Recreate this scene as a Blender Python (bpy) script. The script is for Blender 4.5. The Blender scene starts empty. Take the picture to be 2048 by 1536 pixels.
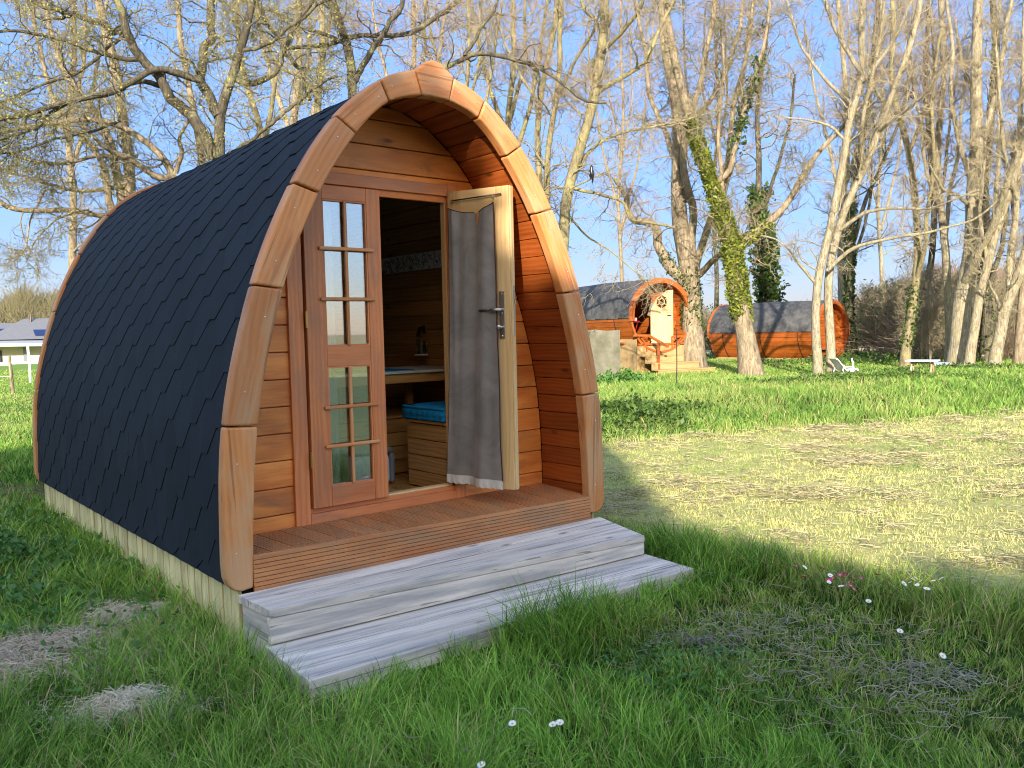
import bpy, bmesh, math, random
import numpy as np
from mathutils import Vector, Matrix, noise as mnoise

# ------------------------------------------------------------------ camera, world, sun, exposure
SC = bpy.context.scene
COL = SC.collection
CAM = np.array((-2.6794, -3.7602, 1.4322)); FPX = 1683.8
YAW, PITCH, ROLL = 0.870838, 0.063729, -0.022352
_fw = np.array([math.cos(YAW)*math.cos(PITCH), math.sin(YAW)*math.cos(PITCH), -math.sin(PITCH)])
_rt = np.array([math.sin(YAW), -math.cos(YAW), 0.0]); _up = np.cross(_rt, _fw)
RT = _rt*math.cos(ROLL)+_up*math.sin(ROLL); UP = -_rt*math.sin(ROLL)+_up*math.cos(ROLL)
cam_data = bpy.data.cameras.new("camera")
cam = bpy.data.objects.new("camera", cam_data); COL.objects.link(cam)
M4 = Matrix(((RT[0], UP[0], -_fw[0], CAM[0]), (RT[1], UP[1], -_fw[1], CAM[1]), (RT[2], UP[2], -_fw[2], CAM[2]), (0, 0, 0, 1)))
cam.matrix_world = M4
cam_data.sensor_width = 36.0; cam_data.lens = FPX/2048*36.0
cam_data.clip_start = 0.05; cam_data.clip_end = 4000
SC.camera = cam
SUN_AZ, SUN_EL = math.radians(43+180), math.radians(18)      # where the sun stands
W = bpy.data.worlds.new("World"); SC.world = W; W.use_nodes = True
nt = W.node_tree; nt.nodes.clear()
sky = nt.nodes.new('ShaderNodeTexSky'); sky.sky_type = 'NISHITA'; sky.sun_disc = False
sky.sun_elevation = SUN_EL; sky.sun_rotation = math.radians(90)-SUN_AZ
sky.air_density = 1.0; sky.dust_density = 0.6; sky.ozone_density = 2.0
bg = nt.nodes.new('ShaderNodeBackground'); bg.inputs[1].default_value = 0.15
ow = nt.nodes.new('ShaderNodeOutputWorld')
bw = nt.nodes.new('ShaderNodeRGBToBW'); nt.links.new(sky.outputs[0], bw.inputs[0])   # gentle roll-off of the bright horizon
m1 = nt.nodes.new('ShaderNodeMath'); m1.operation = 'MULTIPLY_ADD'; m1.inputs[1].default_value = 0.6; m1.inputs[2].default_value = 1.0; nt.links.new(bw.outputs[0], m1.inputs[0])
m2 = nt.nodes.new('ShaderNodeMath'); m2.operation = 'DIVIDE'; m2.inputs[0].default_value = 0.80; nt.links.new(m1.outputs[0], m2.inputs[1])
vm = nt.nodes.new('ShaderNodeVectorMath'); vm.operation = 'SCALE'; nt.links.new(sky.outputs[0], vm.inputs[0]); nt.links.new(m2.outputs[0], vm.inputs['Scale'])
hv = nt.nodes.new('ShaderNodeHueSaturation'); hv.inputs['Saturation'].default_value = 1.12
tcw = nt.nodes.new('ShaderNodeTexCoord'); dt = nt.nodes.new('ShaderNodeVectorMath'); dt.operation = 'DOT_PRODUCT'      # broad glow added on the sun's side of the sky to lift the shade
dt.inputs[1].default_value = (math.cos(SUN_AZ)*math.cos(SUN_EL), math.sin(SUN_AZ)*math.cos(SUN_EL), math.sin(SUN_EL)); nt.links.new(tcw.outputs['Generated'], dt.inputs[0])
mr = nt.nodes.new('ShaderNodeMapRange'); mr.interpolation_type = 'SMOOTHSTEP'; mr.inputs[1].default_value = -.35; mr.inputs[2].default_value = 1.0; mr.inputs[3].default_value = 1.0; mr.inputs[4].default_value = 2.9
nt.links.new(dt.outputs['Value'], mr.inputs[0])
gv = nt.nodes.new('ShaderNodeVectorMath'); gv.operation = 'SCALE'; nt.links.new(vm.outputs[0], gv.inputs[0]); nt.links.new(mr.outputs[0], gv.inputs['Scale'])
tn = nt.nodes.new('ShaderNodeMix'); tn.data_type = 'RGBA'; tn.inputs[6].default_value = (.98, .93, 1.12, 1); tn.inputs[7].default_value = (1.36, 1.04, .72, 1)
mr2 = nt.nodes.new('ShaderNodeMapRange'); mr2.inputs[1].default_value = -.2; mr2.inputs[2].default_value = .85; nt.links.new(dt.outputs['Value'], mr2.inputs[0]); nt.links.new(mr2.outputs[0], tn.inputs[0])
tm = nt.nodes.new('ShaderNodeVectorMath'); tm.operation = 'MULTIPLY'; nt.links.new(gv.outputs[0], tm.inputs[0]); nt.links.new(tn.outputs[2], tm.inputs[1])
sx_ = nt.nodes.new('ShaderNodeSeparateXYZ'); nt.links.new(tcw.outputs['Generated'], sx_.inputs[0])
mr3 = nt.nodes.new('ShaderNodeMapRange'); mr3.inputs[1].default_value = 0.0; mr3.inputs[2].default_value = .28; nt.links.new(sx_.outputs[2], mr3.inputs[0])
hz_ = nt.nodes.new('ShaderNodeMix'); hz_.data_type = 'RGBA'; hz_.inputs[6].default_value = (.86, .94, 1.22, 1); hz_.inputs[7].default_value = (1, 1, 1, 1); nt.links.new(mr3.outputs[0], hz_.inputs[0])
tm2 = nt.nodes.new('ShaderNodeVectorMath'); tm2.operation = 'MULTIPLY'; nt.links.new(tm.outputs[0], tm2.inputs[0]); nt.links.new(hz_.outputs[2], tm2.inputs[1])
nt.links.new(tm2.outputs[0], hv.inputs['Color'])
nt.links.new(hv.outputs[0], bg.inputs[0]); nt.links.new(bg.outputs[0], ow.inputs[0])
sd = bpy.data.lights.new("sun", 'SUN'); sd.energy = 2.0; sd.angle = math.radians(0.5); sd.color = (1.0, 0.88, 0.70)
sun = bpy.data.objects.new("sun", sd); COL.objects.link(sun)
_sdir = Vector((math.cos(SUN_AZ)*math.cos(SUN_EL), math.sin(SUN_AZ)*math.cos(SUN_EL), math.sin(SUN_EL)))
sun.rotation_euler = _sdir.to_track_quat('Z', 'Y').to_euler(); sun.location = (-12, -12, 14)
SC.view_settings.view_transform = 'Standard'; SC.view_settings.look = 'None'
SC.view_settings.gamma = 1.0; SC.view_settings.use_curve_mapping = False
SC.view_settings.exposure = 2.5
SC.render.engine = 'CYCLES'
SC.render.resolution_x = 1024; SC.render.resolution_y = 768
SC.cycles.transparent_max_bounces = 12; SC.cycles.filter_width = 1.05
rng = np.random.default_rng(11); random.seed(5)

def ray(px, py):
    return _fw + RT*(px-1024)/FPX - UP*(py-768)/FPX
def atd(px, py, D):                 # point seen at (px,py) at horizontal distance D
    v = ray(px, py); return CAM + v*(D/math.hypot(v[0], v[1]))
def hit(px, py, ax, c):
    v = ray(px, py); return CAM + v*((c-CAM[ax])/v[ax])

# ------------------------------------------------------------------ materials
def newmat(name):
    m = bpy.data.materials.new(name); m.use_nodes = True
    n = m.node_tree.nodes; n.clear()
    o = n.new('ShaderNodeOutputMaterial'); p = n.new('ShaderNodeBsdfPrincipled')
    m.node_tree.links.new(p.outputs[0], o.inputs[0])
    return m, n, m.node_tree.links, p, o
def ramp(n, l, src, stops):
    r = n.new('ShaderNodeValToRGB'); l.new(src, r.inputs[0])
    e = r.color_ramp.elements
    while len(e) < len(stops): e.new(0.5)
    for k, (t, c) in enumerate(stops):
        e[k].position = t; e[k].color = (c[0], c[1], c[2], 1) if hasattr(c, '__len__') else (c, c, c, 1)
    return r.outputs[0]
def mixc(n, l, fac, a, b, mode='MIX'):
    m = n.new('ShaderNodeMix'); m.data_type = 'RGBA'; m.blend_type = mode
    for s, v in ((m.inputs[0], fac), (m.inputs[6], a), (m.inputs[7], b)):
        if hasattr(v, 'is_output'): l.new(v, s)
        elif hasattr(v, '__len__'): s.default_value = (v[0], v[1], v[2], 1)
        else: s.default_value = v
    return m.outputs[2]
def mathn(n, l, op, a, b=None):
    m = n.new('ShaderNodeMath'); m.operation = op
    for s, v in ((m.inputs[0], a), (m.inputs[1], b)):
        if v is None: continue
        if hasattr(v, 'is_output'): l.new(v, s)
        else: s.default_value = v
    return m.outputs[0]
def mapped(n, l, src, scale):
    mp = n.new('ShaderNodeMapping'); mp.inputs['Scale'].default_value = scale
    l.new(src, mp.inputs[0]); return mp.outputs[0]
def noise(n, l, vec, scale=5, detail=4, rough=.55, dist=0):
    t = n.new('ShaderNodeTexNoise'); t.inputs['Scale'].default_value = scale
    t.inputs['Detail'].default_value = detail; t.inputs['Roughness'].default_value = rough
    t.inputs['Distortion'].default_value = dist
    if vec is not None: l.new(vec, t.inputs['Vector'])
    return t.outputs[0]
def bump(n, l, p, h, strength=.3, dist=.01):
    b = n.new('ShaderNodeBump'); b.inputs['Strength'].default_value = strength
    b.inputs['Distance'].default_value = dist
    l.new(h, b.inputs['Height']); l.new(b.outputs[0], p.inputs['Normal'])
def attr(n, name):
    a = n.new('ShaderNodeAttribute'); a.attribute_name = name; return a

def wood(name, light, dark, rough=.55, knots=.5, var=.35, wear=None, weardense=.5, grain=1.0, bumps=.35, spec=.4, cracks=0):
    """grain runs along the board-local x stored in the 'gc' attribute"""
    m, n, l, p, o = newmat(name)
    gc = attr(n, 'gc').outputs['Vector']; rnd = attr(n, 'rnd').outputs['Fac']
    big = noise(n, l, mapped(n, l, gc, (1.1, 9, 9)), 1.0, 3, .5, .6)
    fine = noise(n, l, mapped(n, l, gc, (5, 110, 110)), 1.0, 5, .65, .3)
    wv = n.new('ShaderNodeTexWave'); wv.wave_type = 'BANDS'; wv.bands_direction = 'Y'
    wv.inputs['Scale'].default_value = 7; wv.inputs['Distortion'].default_value = 9
    wv.inputs['Detail'].default_value = 3; wv.inputs['Detail Scale'].default_value = .6
    l.new(mapped(n, l, gc, (.35, 1.6, 1.6)), wv.inputs['Vector'])
    f = mathn(n, l, 'ADD', mathn(n, l, 'MULTIPLY', big, .75), mathn(n, l, 'MULTIPLY', wv.outputs['Fac'], .22*grain))
    f = mathn(n, l, 'ADD', f, mathn(n, l, 'MULTIPLY', mathn(n, l, 'SUBTRACT', fine, .5), .5*grain))
    col = ramp(n, l, f, [(.22, dark), (.72, light)])
    if knots > 0:
        vo = n.new('ShaderNodeTexVoronoi'); vo.inputs['Scale'].default_value = 1.0
        l.new(mapped(n, l, gc, (3.0, 8.0, 8.0)), vo.inputs['Vector'])
        k = ramp(n, l, vo.outputs['Distance'], [(.05, 1.0), (.15, 0.0)])
        sel = ramp(n, l, vo.outputs['Color'], [(.82-knots*.45, 0.0), (.84-knots*.45, 1.0)])
        kk = mixc(n, l, 1.0, k, sel, 'MULTIPLY')
        col = mixc(n, l, mathn(n, l, 'MULTIPLY', kk, .8), col, tuple(c*.28 for c in dark))
    if wear is not None:
        w = noise(n, l, mapped(n, l, gc, (.8, 15, 15) if cracks > .7 else (1.6, 5, 5)), 1.3, 5, .65, .15 if cracks > .7 else .4)
        w2 = ramp(n, l, w, [(weardense-.06, 0.0), (weardense+.12, 1.0)])
        col = mixc(n, l, mathn(n, l, 'MULTIPLY', w2, .75), col, wear)
    if cracks:
        ck = noise(n, l, mapped(n, l, gc, (1.1, 48, 48)), 1.0, 3, .5, .03)
        ck = ramp(n, l, ck, [(.355, 1.0), (.375, 0.0)])
        st_ = noise(n, l, mapped(n, l, gc, (1.6, 12, 12)), 1.0, 5, .7, .1)
        col = mixc(n, l, ramp(n, l, st_, [(.60, 0.0), (.74, .55)]), col, tuple(c*.55 for c in dark))
        col = mixc(n, l, mathn(n, l, 'MULTIPLY', ck, cracks), col, tuple(c*.35 for c in dark))
    br = mathn(n, l, 'ADD', mathn(n, l, 'MULTIPLY', rnd, var), 1-var*.5)
    hs = n.new('ShaderNodeHueSaturation'); l.new(col, hs.inputs['Color']); l.new(br, hs.inputs['Value'])
    l.new(hs.outputs[0], p.inputs['Base Color'])
    rr = ramp(n, l, fine, [(.3, rough-.08), (.7, rough+.12)])
    l.new(rr, p.inputs['Roughness'])
    p.inputs['Specular IOR Level'].default_value = spec
    bump(n, l, p, mathn(n, l, 'ADD', mathn(n, l, 'MULTIPLY', fine, .6), big), bumps, .004)
    return m
def plain(name, col, rough=.5, metal=0, nz=.15, scale=30, spec=.5, bumps=0):
    m, n, l, p, o = newmat(name)
    tc = n.new('ShaderNodeTexCoord').outputs['Object']
    t = noise(n, l, tc, scale, 4, .6)
    c = mixc(n, l, t, tuple(x*(1-nz) for x in col), tuple(min(1, x*(1+nz)) for x in col))
    l.new(c, p.inputs['Base Color']); p.inputs['Roughness'].default_value = rough
    p.inputs['Metallic'].default_value = metal; p.inputs['Specular IOR Level'].default_value = spec
    if bumps: bump(n, l, p, t, bumps, .01)
    return m

MAT = {}
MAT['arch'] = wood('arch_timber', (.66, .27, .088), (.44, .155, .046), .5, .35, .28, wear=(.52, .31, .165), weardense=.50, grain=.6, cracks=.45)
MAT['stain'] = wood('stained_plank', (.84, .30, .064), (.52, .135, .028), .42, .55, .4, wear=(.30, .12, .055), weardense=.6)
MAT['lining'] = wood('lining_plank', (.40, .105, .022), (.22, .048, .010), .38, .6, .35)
MAT['frame'] = wood('door_timber', (.68, .245, .088), (.47, .145, .050), .42, .2, .22, wear=(.36, .16, .085), weardense=.55)
MAT['pale'] = wood('raw_pine', (.70, .50, .26), (.56, .34, .14), .5, .2, .15, wear=(.38, .16, .04), weardense=.66)
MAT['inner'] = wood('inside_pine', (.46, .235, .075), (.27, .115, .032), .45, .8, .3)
MAT['bench'] = wood('bench_pine', (.50, .27, .085), (.28, .12, .035), .45, .9, .25, grain=1.4)
MAT['deck'] = wood('deck_timber', (.56, .24, .09), (.38, .14, .05), .5, .3, .2, wear=(.33, .19, .10), weardense=.5)
MAT['grey'] = wood('weathered_timber', (.84, .735, .635), (.54, .475, .41), .7, .8, .22, wear=(.30, .29, .29), weardense=.50, spec=.2, grain=.5, cracks=.75)
MAT['skirt'] = wood('treated_pine', (.88, .78, .42), (.62, .53, .26), .65, .5, .3, wear=(.42, .34, .17), weardense=.56, cracks=.5)
MAT['barrel'] = wood('barrel_plank', (.42, .115, .018), (.26, .058, .009), .45, .2, .3)
MAT['barreltrim'] = wood('barrel_rim', (.42, .12, .028), (.28, .07, .015), .45, .1, .2)
MAT['steel'] = plain('brushed_steel', (.55, .54, .52), .35, 1.0, .1, 60)
MAT['darksteel'] = plain('dark_steel', (.10, .08, .07), .4, .8, .1, 60)
MAT['brass'] = plain('brass', (.65, .45, .16), .35, 1.0, .1, 60)
MAT['dark'] = plain('dark_gap', (.01, .007, .005), .9)
MAT['black'] = plain('black_plastic', (.012, .012, .014), .25)
MAT['white'] = plain('white_plastic', (.72, .73, .74), .35, 0, .05)
MAT['greyplastic'] = plain('grey_plastic', (.16, .18, .21), .4)
MAT['red'] = plain('red_paint', (.45, .02, .03), .4)
MAT['blue'] = plain('blue_cotton', (.008, .20, .46), .9, 0, .2, 140, .2, .4)
MAT['bluemat'] = plain('blue_mat', (.01, .16, .28), .8, 0, .2, 60, .2)
MAT['tabletop'] = wood('limed_table', (.62, .62, .60), (.42, .42, .42), .5, .1, .2)
MAT['nail'] = plain('nail_head', (.7, .68, .62), .3, 1.0)

# shingle
m, n, l, p, o = newmat('bitumen_shingle')
tc = n.new('ShaderNodeTexCoord').outputs['Object']
t1 = noise(n, l, tc, 260, 2, .7); t2 = noise(n, l, tc, 3, 4, .6)
rn = attr(n, 'rnd').outputs['Fac']
c = ramp(n, l, t1, [(.36, (.007, .010, .014)), (.56, (.014, .020, .028)), (.76, (.045, .055, .068))])
c = mixc(n, l, mathn(n, l, 'MULTIPLY', t2, .5), c, (.012, .019, .03))
hs = n.new('ShaderNodeHueSaturation'); l.new(c, hs.inputs['Color'])
l.new(mathn(n, l, 'ADD', mathn(n, l, 'MULTIPLY', rn, .35), .8), hs.inputs['Value'])
l.new(hs.outputs[0], p.inputs['Base Color']); p.inputs['Roughness'].default_value = .85
p.inputs['Specular IOR Level'].default_value = .25
bump(n, l, p, t1, .5, .003); MAT['shingle'] = m
# roofing felt of the barrels
m, n, l, p, o = newmat('roofing_felt')
tc = n.new('ShaderNodeTexCoord').outputs['Object']
t1 = noise(n, l, tc, 3.0, 6, .7, 1.0); t2 = noise(n, l, tc, 80, 2, .7)
c = ramp(n, l, t1, [(.3, (.035, .035, .036)), (.5, (.075, .075, .078)), (.7, (.13, .13, .135))])
c = mixc(n, l, mathn(n, l, 'MULTIPLY', t2, .4), c, (.05, .05, .05))
l.new(c, p.inputs['Base Color']); p.inputs['Roughness'].default_value = .85
bump(n, l, p, t1, .6, .03); MAT['felt'] = m
# pane glass
m, n, l, p, o = newmat('pane_glass')
n.remove(p)
gl = n.new('ShaderNodeBsdfGlossy'); gl.inputs['Roughness'].default_value = .012; gl.inputs['Color'].default_value = (.95, .97, 1, 1)
tr = n.new('ShaderNodeBsdfTransparent'); tr.inputs['Color'].default_value = (.86, .90, .88, 1)
lw = n.new('ShaderNodeLayerWeight'); lw.inputs['Blend'].default_value = .45
mx = n.new('ShaderNodeMixShader')
l.new(ramp(n, l, lw.outputs['Fresnel'], [(0.0, .22), (.5, .55), (1.0, .95)]), mx.inputs[0])
l.new(tr.outputs[0], mx.inputs[1]); l.new(gl.outputs[0], mx.inputs[2]); l.new(mx.outputs[0], o.inputs[0])
MAT['glass'] = m
m, n, l, p, o = newmat('clear_glass')
n.remove(p)
gl = n.new('ShaderNodeBsdfGlossy'); gl.inputs['Roughness'].default_value = .02
tr = n.new('ShaderNodeBsdfTransparent'); tr.inputs['Color'].default_value = (.7, .75, .75, 1)
mx = n.new('ShaderNodeMixShader'); mx.inputs[0].default_value = .15
l.new(tr.outputs[0], mx.inputs[1]); l.new(gl.outputs[0], mx.inputs[2]); l.new(mx.outputs[0], o.inputs[0])
MAT['clear'] = m
# curtain velvet
m, n, l, p, o = newmat('grey_velvet')
tc = n.new('ShaderNodeTexCoord').outputs['Object']
t1 = noise(n, l, tc, 5, 5, .65, .8); t2 = noise(n, l, tc, 300, 2, .6)
c = ramp(n, l, t1, [(.30, (.13, .122, .112)), (.5, (.19, .172, .16)), (.72, (.25, .222, .21))])
l.new(c, p.inputs['Base Color']); p.inputs['Roughness'].default_value = .95
p.inputs['Sheen Weight'].default_value = .35; p.inputs['Specular IOR Level'].default_value = .1
bump(n, l, p, mathn(n, l, 'ADD', t1, mathn(n, l, 'MULTIPLY', t2, .2)), .35, .01); MAT['velvet'] = m
MAT['hem'] = plain('cream_hem', (.50, .47, .43), .95, 0, .1, 40, .1, .3)
MAT['piping'] = plain('brown_piping', (.05, .02, .02), .9)
# concrete
m, n, l, p, o = newmat('mossy_concrete')
tc = n.new('ShaderNodeTexCoord').outputs['Object']
t1 = noise(n, l, tc, 2.2, 6, .65); t2 = noise(n, l, tc, 30, 4, .6)
c = ramp(n, l, t1, [(.3, (.07, .07, .05)), (.5, (.15, .14, .11)), (.7, (.23, .22, .19))])
c = mixc(n, l, mathn(n, l, 'MULTIPLY', t2, .35), c, (.16, .17, .10))
l.new(c, p.inputs['Base Color']); p.inputs['Roughness'].default_value = .9; bump(n, l, p, t1, .3, .03); MAT['concrete'] = m
MAT['newpine'] = wood('new_pine', (.42, .30, .15), (.32, .20, .085), .6, .2, .15)
# barks
def bark(name, cols, lichen, lf=.5, sc=6, lstretch=1.0):
    m, n, l, p, o = newmat(name)
    tc = n.new('ShaderNodeTexCoord').outputs['Object']
    t1 = noise(n, l, mapped(n, l, tc, (1, 1, .25)), sc*2.2, 5, .7, .5)
    t2 = noise(n, l, mapped(n, l, tc, (1, 1, lstretch)), sc*.55, 5, .6)
    t3 = noise(n, l, tc, sc*5, 3, .6)
    c = ramp(n, l, t1, [(.30, cols[0]), (.5, cols[1]), (.68, cols[2])])
    k = ramp(n, l, mathn(n, l, 'ADD', mathn(n, l, 'MULTIPLY', t2, .7), mathn(n, l, 'MULTIPLY', t3, .3)), [(lf-.03, 0.0), (lf+.06, 1.0)])
    c = mixc(n, l, mathn(n, l, 'MULTIPLY', k, .85), c, lichen)
    l.new(c, p.inputs['Base Color']); p.inputs['Roughness'].default_value = .9
    p.inputs['Specular IOR Level'].default_value = .2
    bump(n, l, p, t1, .8, .04); return m
MAT['bark_oak'] = bark('oak_bark', [(.025, .021, .016), (.075, .065, .048), (.16, .14, .105)], (.20, .20, .10), .56)
MAT['bark_yellow'] = bark('lichen_bark', [(.08, .07, .04), (.19, .165, .10), (.30, .26, .16)], (.30, .27, .12), .53)
MAT['bark_pale'] = bark('pale_bark', [(.09, .075, .055), (.26, .225, .165), (.42, .375, .29)], (.27, .255, .12), .55, 9, 2.5)
MAT['bark_brown'] = bark('brown_bark', [(.08, .065, .045), (.23, .185, .13), (.39, .32, .225)], (.25, .235, .14), .60)
MAT['twig_pale'] = plain('pale_twig', (.29, .245, .16), .85, 0, .35, 3, .2)
MAT['twig_olive'] = plain('olive_twig', (.17, .155, .085), .85, 0, .45, 2.5, .2)
MAT['twig_pink'] = plain('reddish_twig', (.25, .19, .135), .85, 0, .4, 2.5, .2)
MAT['twig_dark'] = plain('dark_twig', (.15, .13, .10), .85, 0, .5, 2.5, .2)
def leafmat(name, a, b, rough=.5, trans=.3, sc=1.3):
    m, n, l, p, o = newmat(name)
    rn = attr(n, 'rnd').outputs['Fac']; tc = n.new('ShaderNodeTexCoord').outputs['Object']
    t = noise(n, l, tc, sc, 3, .6)
    f = mathn(n, l, 'ADD', mathn(n, l, 'MULTIPLY', rn, .6), mathn(n, l, 'MULTIPLY', t, .5))
    c = ramp(n, l, f, [(.2, a), (.8, b)])
    l.new(c, p.inputs['Base Color']); p.inputs['Roughness'].default_value = rough
    p.inputs['Specular IOR Level'].default_value = .3
    if trans:
        tl = n.new('ShaderNodeBsdfTranslucent'); l.new(c, tl.inputs['Color'])
        mx = n.new('ShaderNodeMixShader'); mx.inputs[0].default_value = trans
        l.new(p.outputs[0], mx.inputs[1]); l.new(tl.outputs[0], mx.inputs[2]); l.new(mx.outputs[0], o.inputs[0])
    return m
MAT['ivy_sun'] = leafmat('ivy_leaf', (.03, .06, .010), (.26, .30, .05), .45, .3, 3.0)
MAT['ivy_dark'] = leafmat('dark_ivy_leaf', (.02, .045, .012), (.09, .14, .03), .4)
MAT['budleaf'] = leafmat('young_leaf', (.20, .20, .05), (.42, .38, .12), .6)
MAT['hedge'] = leafmat('hedge_leaf', (.03, .06, .015), (.07, .11, .03), .6, .15)
MAT['bramble'] = leafmat('bramble_leaf', (.025, .065, .010), (.12, .20, .04), .5)
MAT['weed'] = leafmat('weed_leaf', (.045, .13, .025), (.13, .27, .06), .5)
# grass blade colour comes from the blade's own colour attribute
def vcol(name, rough=.6, trans=.35):
    m, n, l, p, o = newmat(name)
    a = attr(n, 'bc').outputs['Color']; p.inputs['Specular IOR Level'].default_value = .1
    l.new(a, p.inputs['Base Color']); p.inputs['Roughness'].default_value = rough
    p.inputs['Specular IOR Level'].default_value = .08
    tl = n.new('ShaderNodeBsdfTranslucent'); l.new(a, tl.inputs['Color'])
    mx = n.new('ShaderNodeMixShader'); mx.inputs[0].default_value = trans
    l.new(p.outputs[0], mx.inputs[1]); l.new(tl.outputs[0], mx.inputs[2]); l.new(mx.outputs[0], o.inputs[0])
    return m
MAT['blade'] = vcol('grass_blade', .6, .22)
MAT['straw'] = vcol('cut_grass', .8, .2)

# ------------------------------------------------------------------ mesh builder
class MB:
    def __init__(s): s.v = []; s.f = []; s.gc = []; s.rn = []; s.mi = []
    def add(s, vs, fs, gcs=None, rnd=None, mi=0):
        b = len(s.v); r = random.random() if rnd is None else rnd
        off = (random.random()*50, random.random()*50, random.random()*50)
        if getattr(s, 'fixoff', None): off = s.fixoff
        if gcs is None: gcs = vs
        for v, g in zip(vs, gcs):
            s.v.append(tuple(v)); s.gc.append((g[0]+off[0], g[1]+off[1], g[2]+off[2])); s.rn.append(r)
        for f in fs: s.f.append([b+i for i in f]); s.mi.append(mi)
    def box(s, lo, hi, M=None, axis=0, mi=0, rnd=None):
        x0, y0, z0 = lo; x1, y1, z1 = hi
        vs = [(x, y, z) for x in (x0, x1) for y in (y0, y1) for z in (z0, z1)]
        fs = [(0, 1, 3, 2), (4, 6, 7, 5), (0, 4, 5, 1), (2, 3, 7, 6), (0, 2, 6, 4), (1, 5, 7, 3)]
        g = [(v[axis], v[(axis+1) % 3], v[(axis+2) % 3]) for v in vs]
        if M is not None: vs = [tuple(M @ Vector(v)) for v in vs]
        s.add(vs, fs, g, rnd, mi)
    def hexa(s, b4, t4, axis=0, mi=0, rnd=None):
        """box from four bottom corners and four top corners (same order, ccw from above); grain by axis 0: b4[0]->b4[1]"""
        vs = [Vector(v) for v in list(b4)+list(t4)]
        fs = [(3, 2, 1, 0), (4, 5, 6, 7), (0, 1, 5, 4), (1, 2, 6, 5), (2, 3, 7, 6), (3, 0, 4, 7)]
        X = (vs[1]-vs[0]).normalized(); Y = (vs[3]-vs[0]).normalized(); Z = X.cross(Y)
        if axis == 1: X, Y = Y, X
        if axis == 2: X, Z = Z, X
        s.add([tuple(v) for v in vs], fs, [(v.dot(X), v.dot(Y), v.dot(Z)) for v in vs], rnd, mi)
    def prism(s, poly, depth, M, mi=0, rnd=None, ax=(1, 0)):
        """poly in local XZ, extruded along local +Y by depth"""
        k = len(poly); vs = [(x, 0, z) for x, z in poly]+[(x, depth, z) for x, z in poly]
        fs = [list(range(k)), list(range(2*k-1, k-1, -1))]
        for i in range(k): j = (i+1) % k; fs.append([i, i+k, j+k, j])
        a = Vector((ax[0], 0, ax[1])).normalized(); b = Vector((-a.z, 0, a.x))
        g = [(Vector(v).dot(a), Vector(v).dot(b), v[1]) for v in vs]
        if M is not None: vs = [tuple(M @ Vector(v)) for v in vs]
        s.add(vs, fs, g, rnd, mi)
    def tube(s, pts, rad, sides=8, mi=0, cap=True, rnd=None):
        P = [Vector(p) for p in pts]
        if not hasattr(rad, '__len__'): rad = [rad]*len(P)
        vs = []; g = []; t = 0
        for i, p in enumerate(P):
            d = (P[min(i+1, len(P)-1)]-P[max(i-1, 0)]).normalized()
            a = d.orthogonal().normalized() if i == 0 else (a-d*a.dot(d)).normalized()
            b = d.cross(a)
            if i: t += (P[i]-P[i-1]).length
            for k in range(sides):
                th = 2*math.pi*k/sides
                vs.append(tuple(p+(a*math.cos(th)+b*math.sin(th))*rad[i])); g.append((t, math.cos(th)*rad[i], math.sin(th)*rad[i]))
        fs = []
        for i in range(len(P)-1):
            for k in range(sides):
                j = (k+1) % sides
                fs.append((i*sides+k, i*sides+j, (i+1)*sides+j, (i+1)*sides+k))
        if cap: fs.append(list(range(sides-1, -1, -1))); fs.append([(len(P)-1)*sides+k for k in range(sides)])
        s.add(vs, fs, g, rnd, mi)
    def lathe(s, c, prof, sides=20, mi=0):
        c = Vector(c); s.tube([c+Vector((0, 0, z)) for r, z in prof], [max(r, .0005) for r, z in prof], sides, mi)
    def ball(s, c, r, mi=0, seg=10, rings=6, sc=(1, 1, 1)):
        vs = []; fs = []
        for i in range(rings+1):
            ph = math.pi*i/rings
            for k in range(seg):
                th = 2*math.pi*k/seg
                vs.append((c[0]+r*sc[0]*math.sin(ph)*math.cos(th), c[1]+r*sc[1]*math.sin(ph)*math.sin(th), c[2]+r*sc[2]*math.cos(ph)))
        for i in range(rings):
            for k in range(seg):
                j = (k+1) % seg; fs.append((i*seg+k, (i+1)*seg+k, (i+1)*seg+j, i*seg+j))
        s.add(vs, fs, None, None, mi)
    def build(s, name, mats, parent=None, bevel=0, seg=2, smooth=False, angle=40):
        me = bpy.data.meshes.new(name); me.from_pydata(s.v, [], s.f)
        if not isinstance(mats, (list, tuple)): mats = [mats]
        for mt in mats: me.materials.append(MAT[mt] if isinstance(mt, str) else mt)
        a = me.attributes.new('gc', 'FLOAT_VECTOR', 'POINT'); a.data.foreach_set('vector', np.array(s.gc, 'f').ravel())
        a = me.attributes.new('rnd', 'FLOAT', 'POINT'); a.data.foreach_set('value', np.array(s.rn, 'f'))
        me.polygons.foreach_set('material_index', s.mi)
        if smooth: me.polygons.foreach_set('use_smooth', [True]*len(s.f))
        me.update()
        ob = bpy.data.objects.new(name, me); COL.objects.link(ob)
        if parent is not None: ob.parent = parent; ob.matrix_parent_inverse = parent.matrix_basis.inverted()
        if bevel:
            bm = bmesh.new(); bm.from_mesh(me)
            bm.normal_update()
            ed = [e for e in bm.edges if len(e.link_faces) == 2 and e.calc_face_angle(0) > math.radians(angle)]
            bmesh.ops.bevel(bm, geom=ed, offset=bevel, segments=seg, affect='EDGES', clamp_overlap=True, profile=.5)
            bm.to_mesh(me); bm.free()
        return ob
def tag(o, label=None, cat=None, group=None, kind=None):
    if label: o['label'] = label
    if cat: o['category'] = cat
    if group: o['group'] = group
    if kind: o['kind'] = kind
    return o
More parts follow.
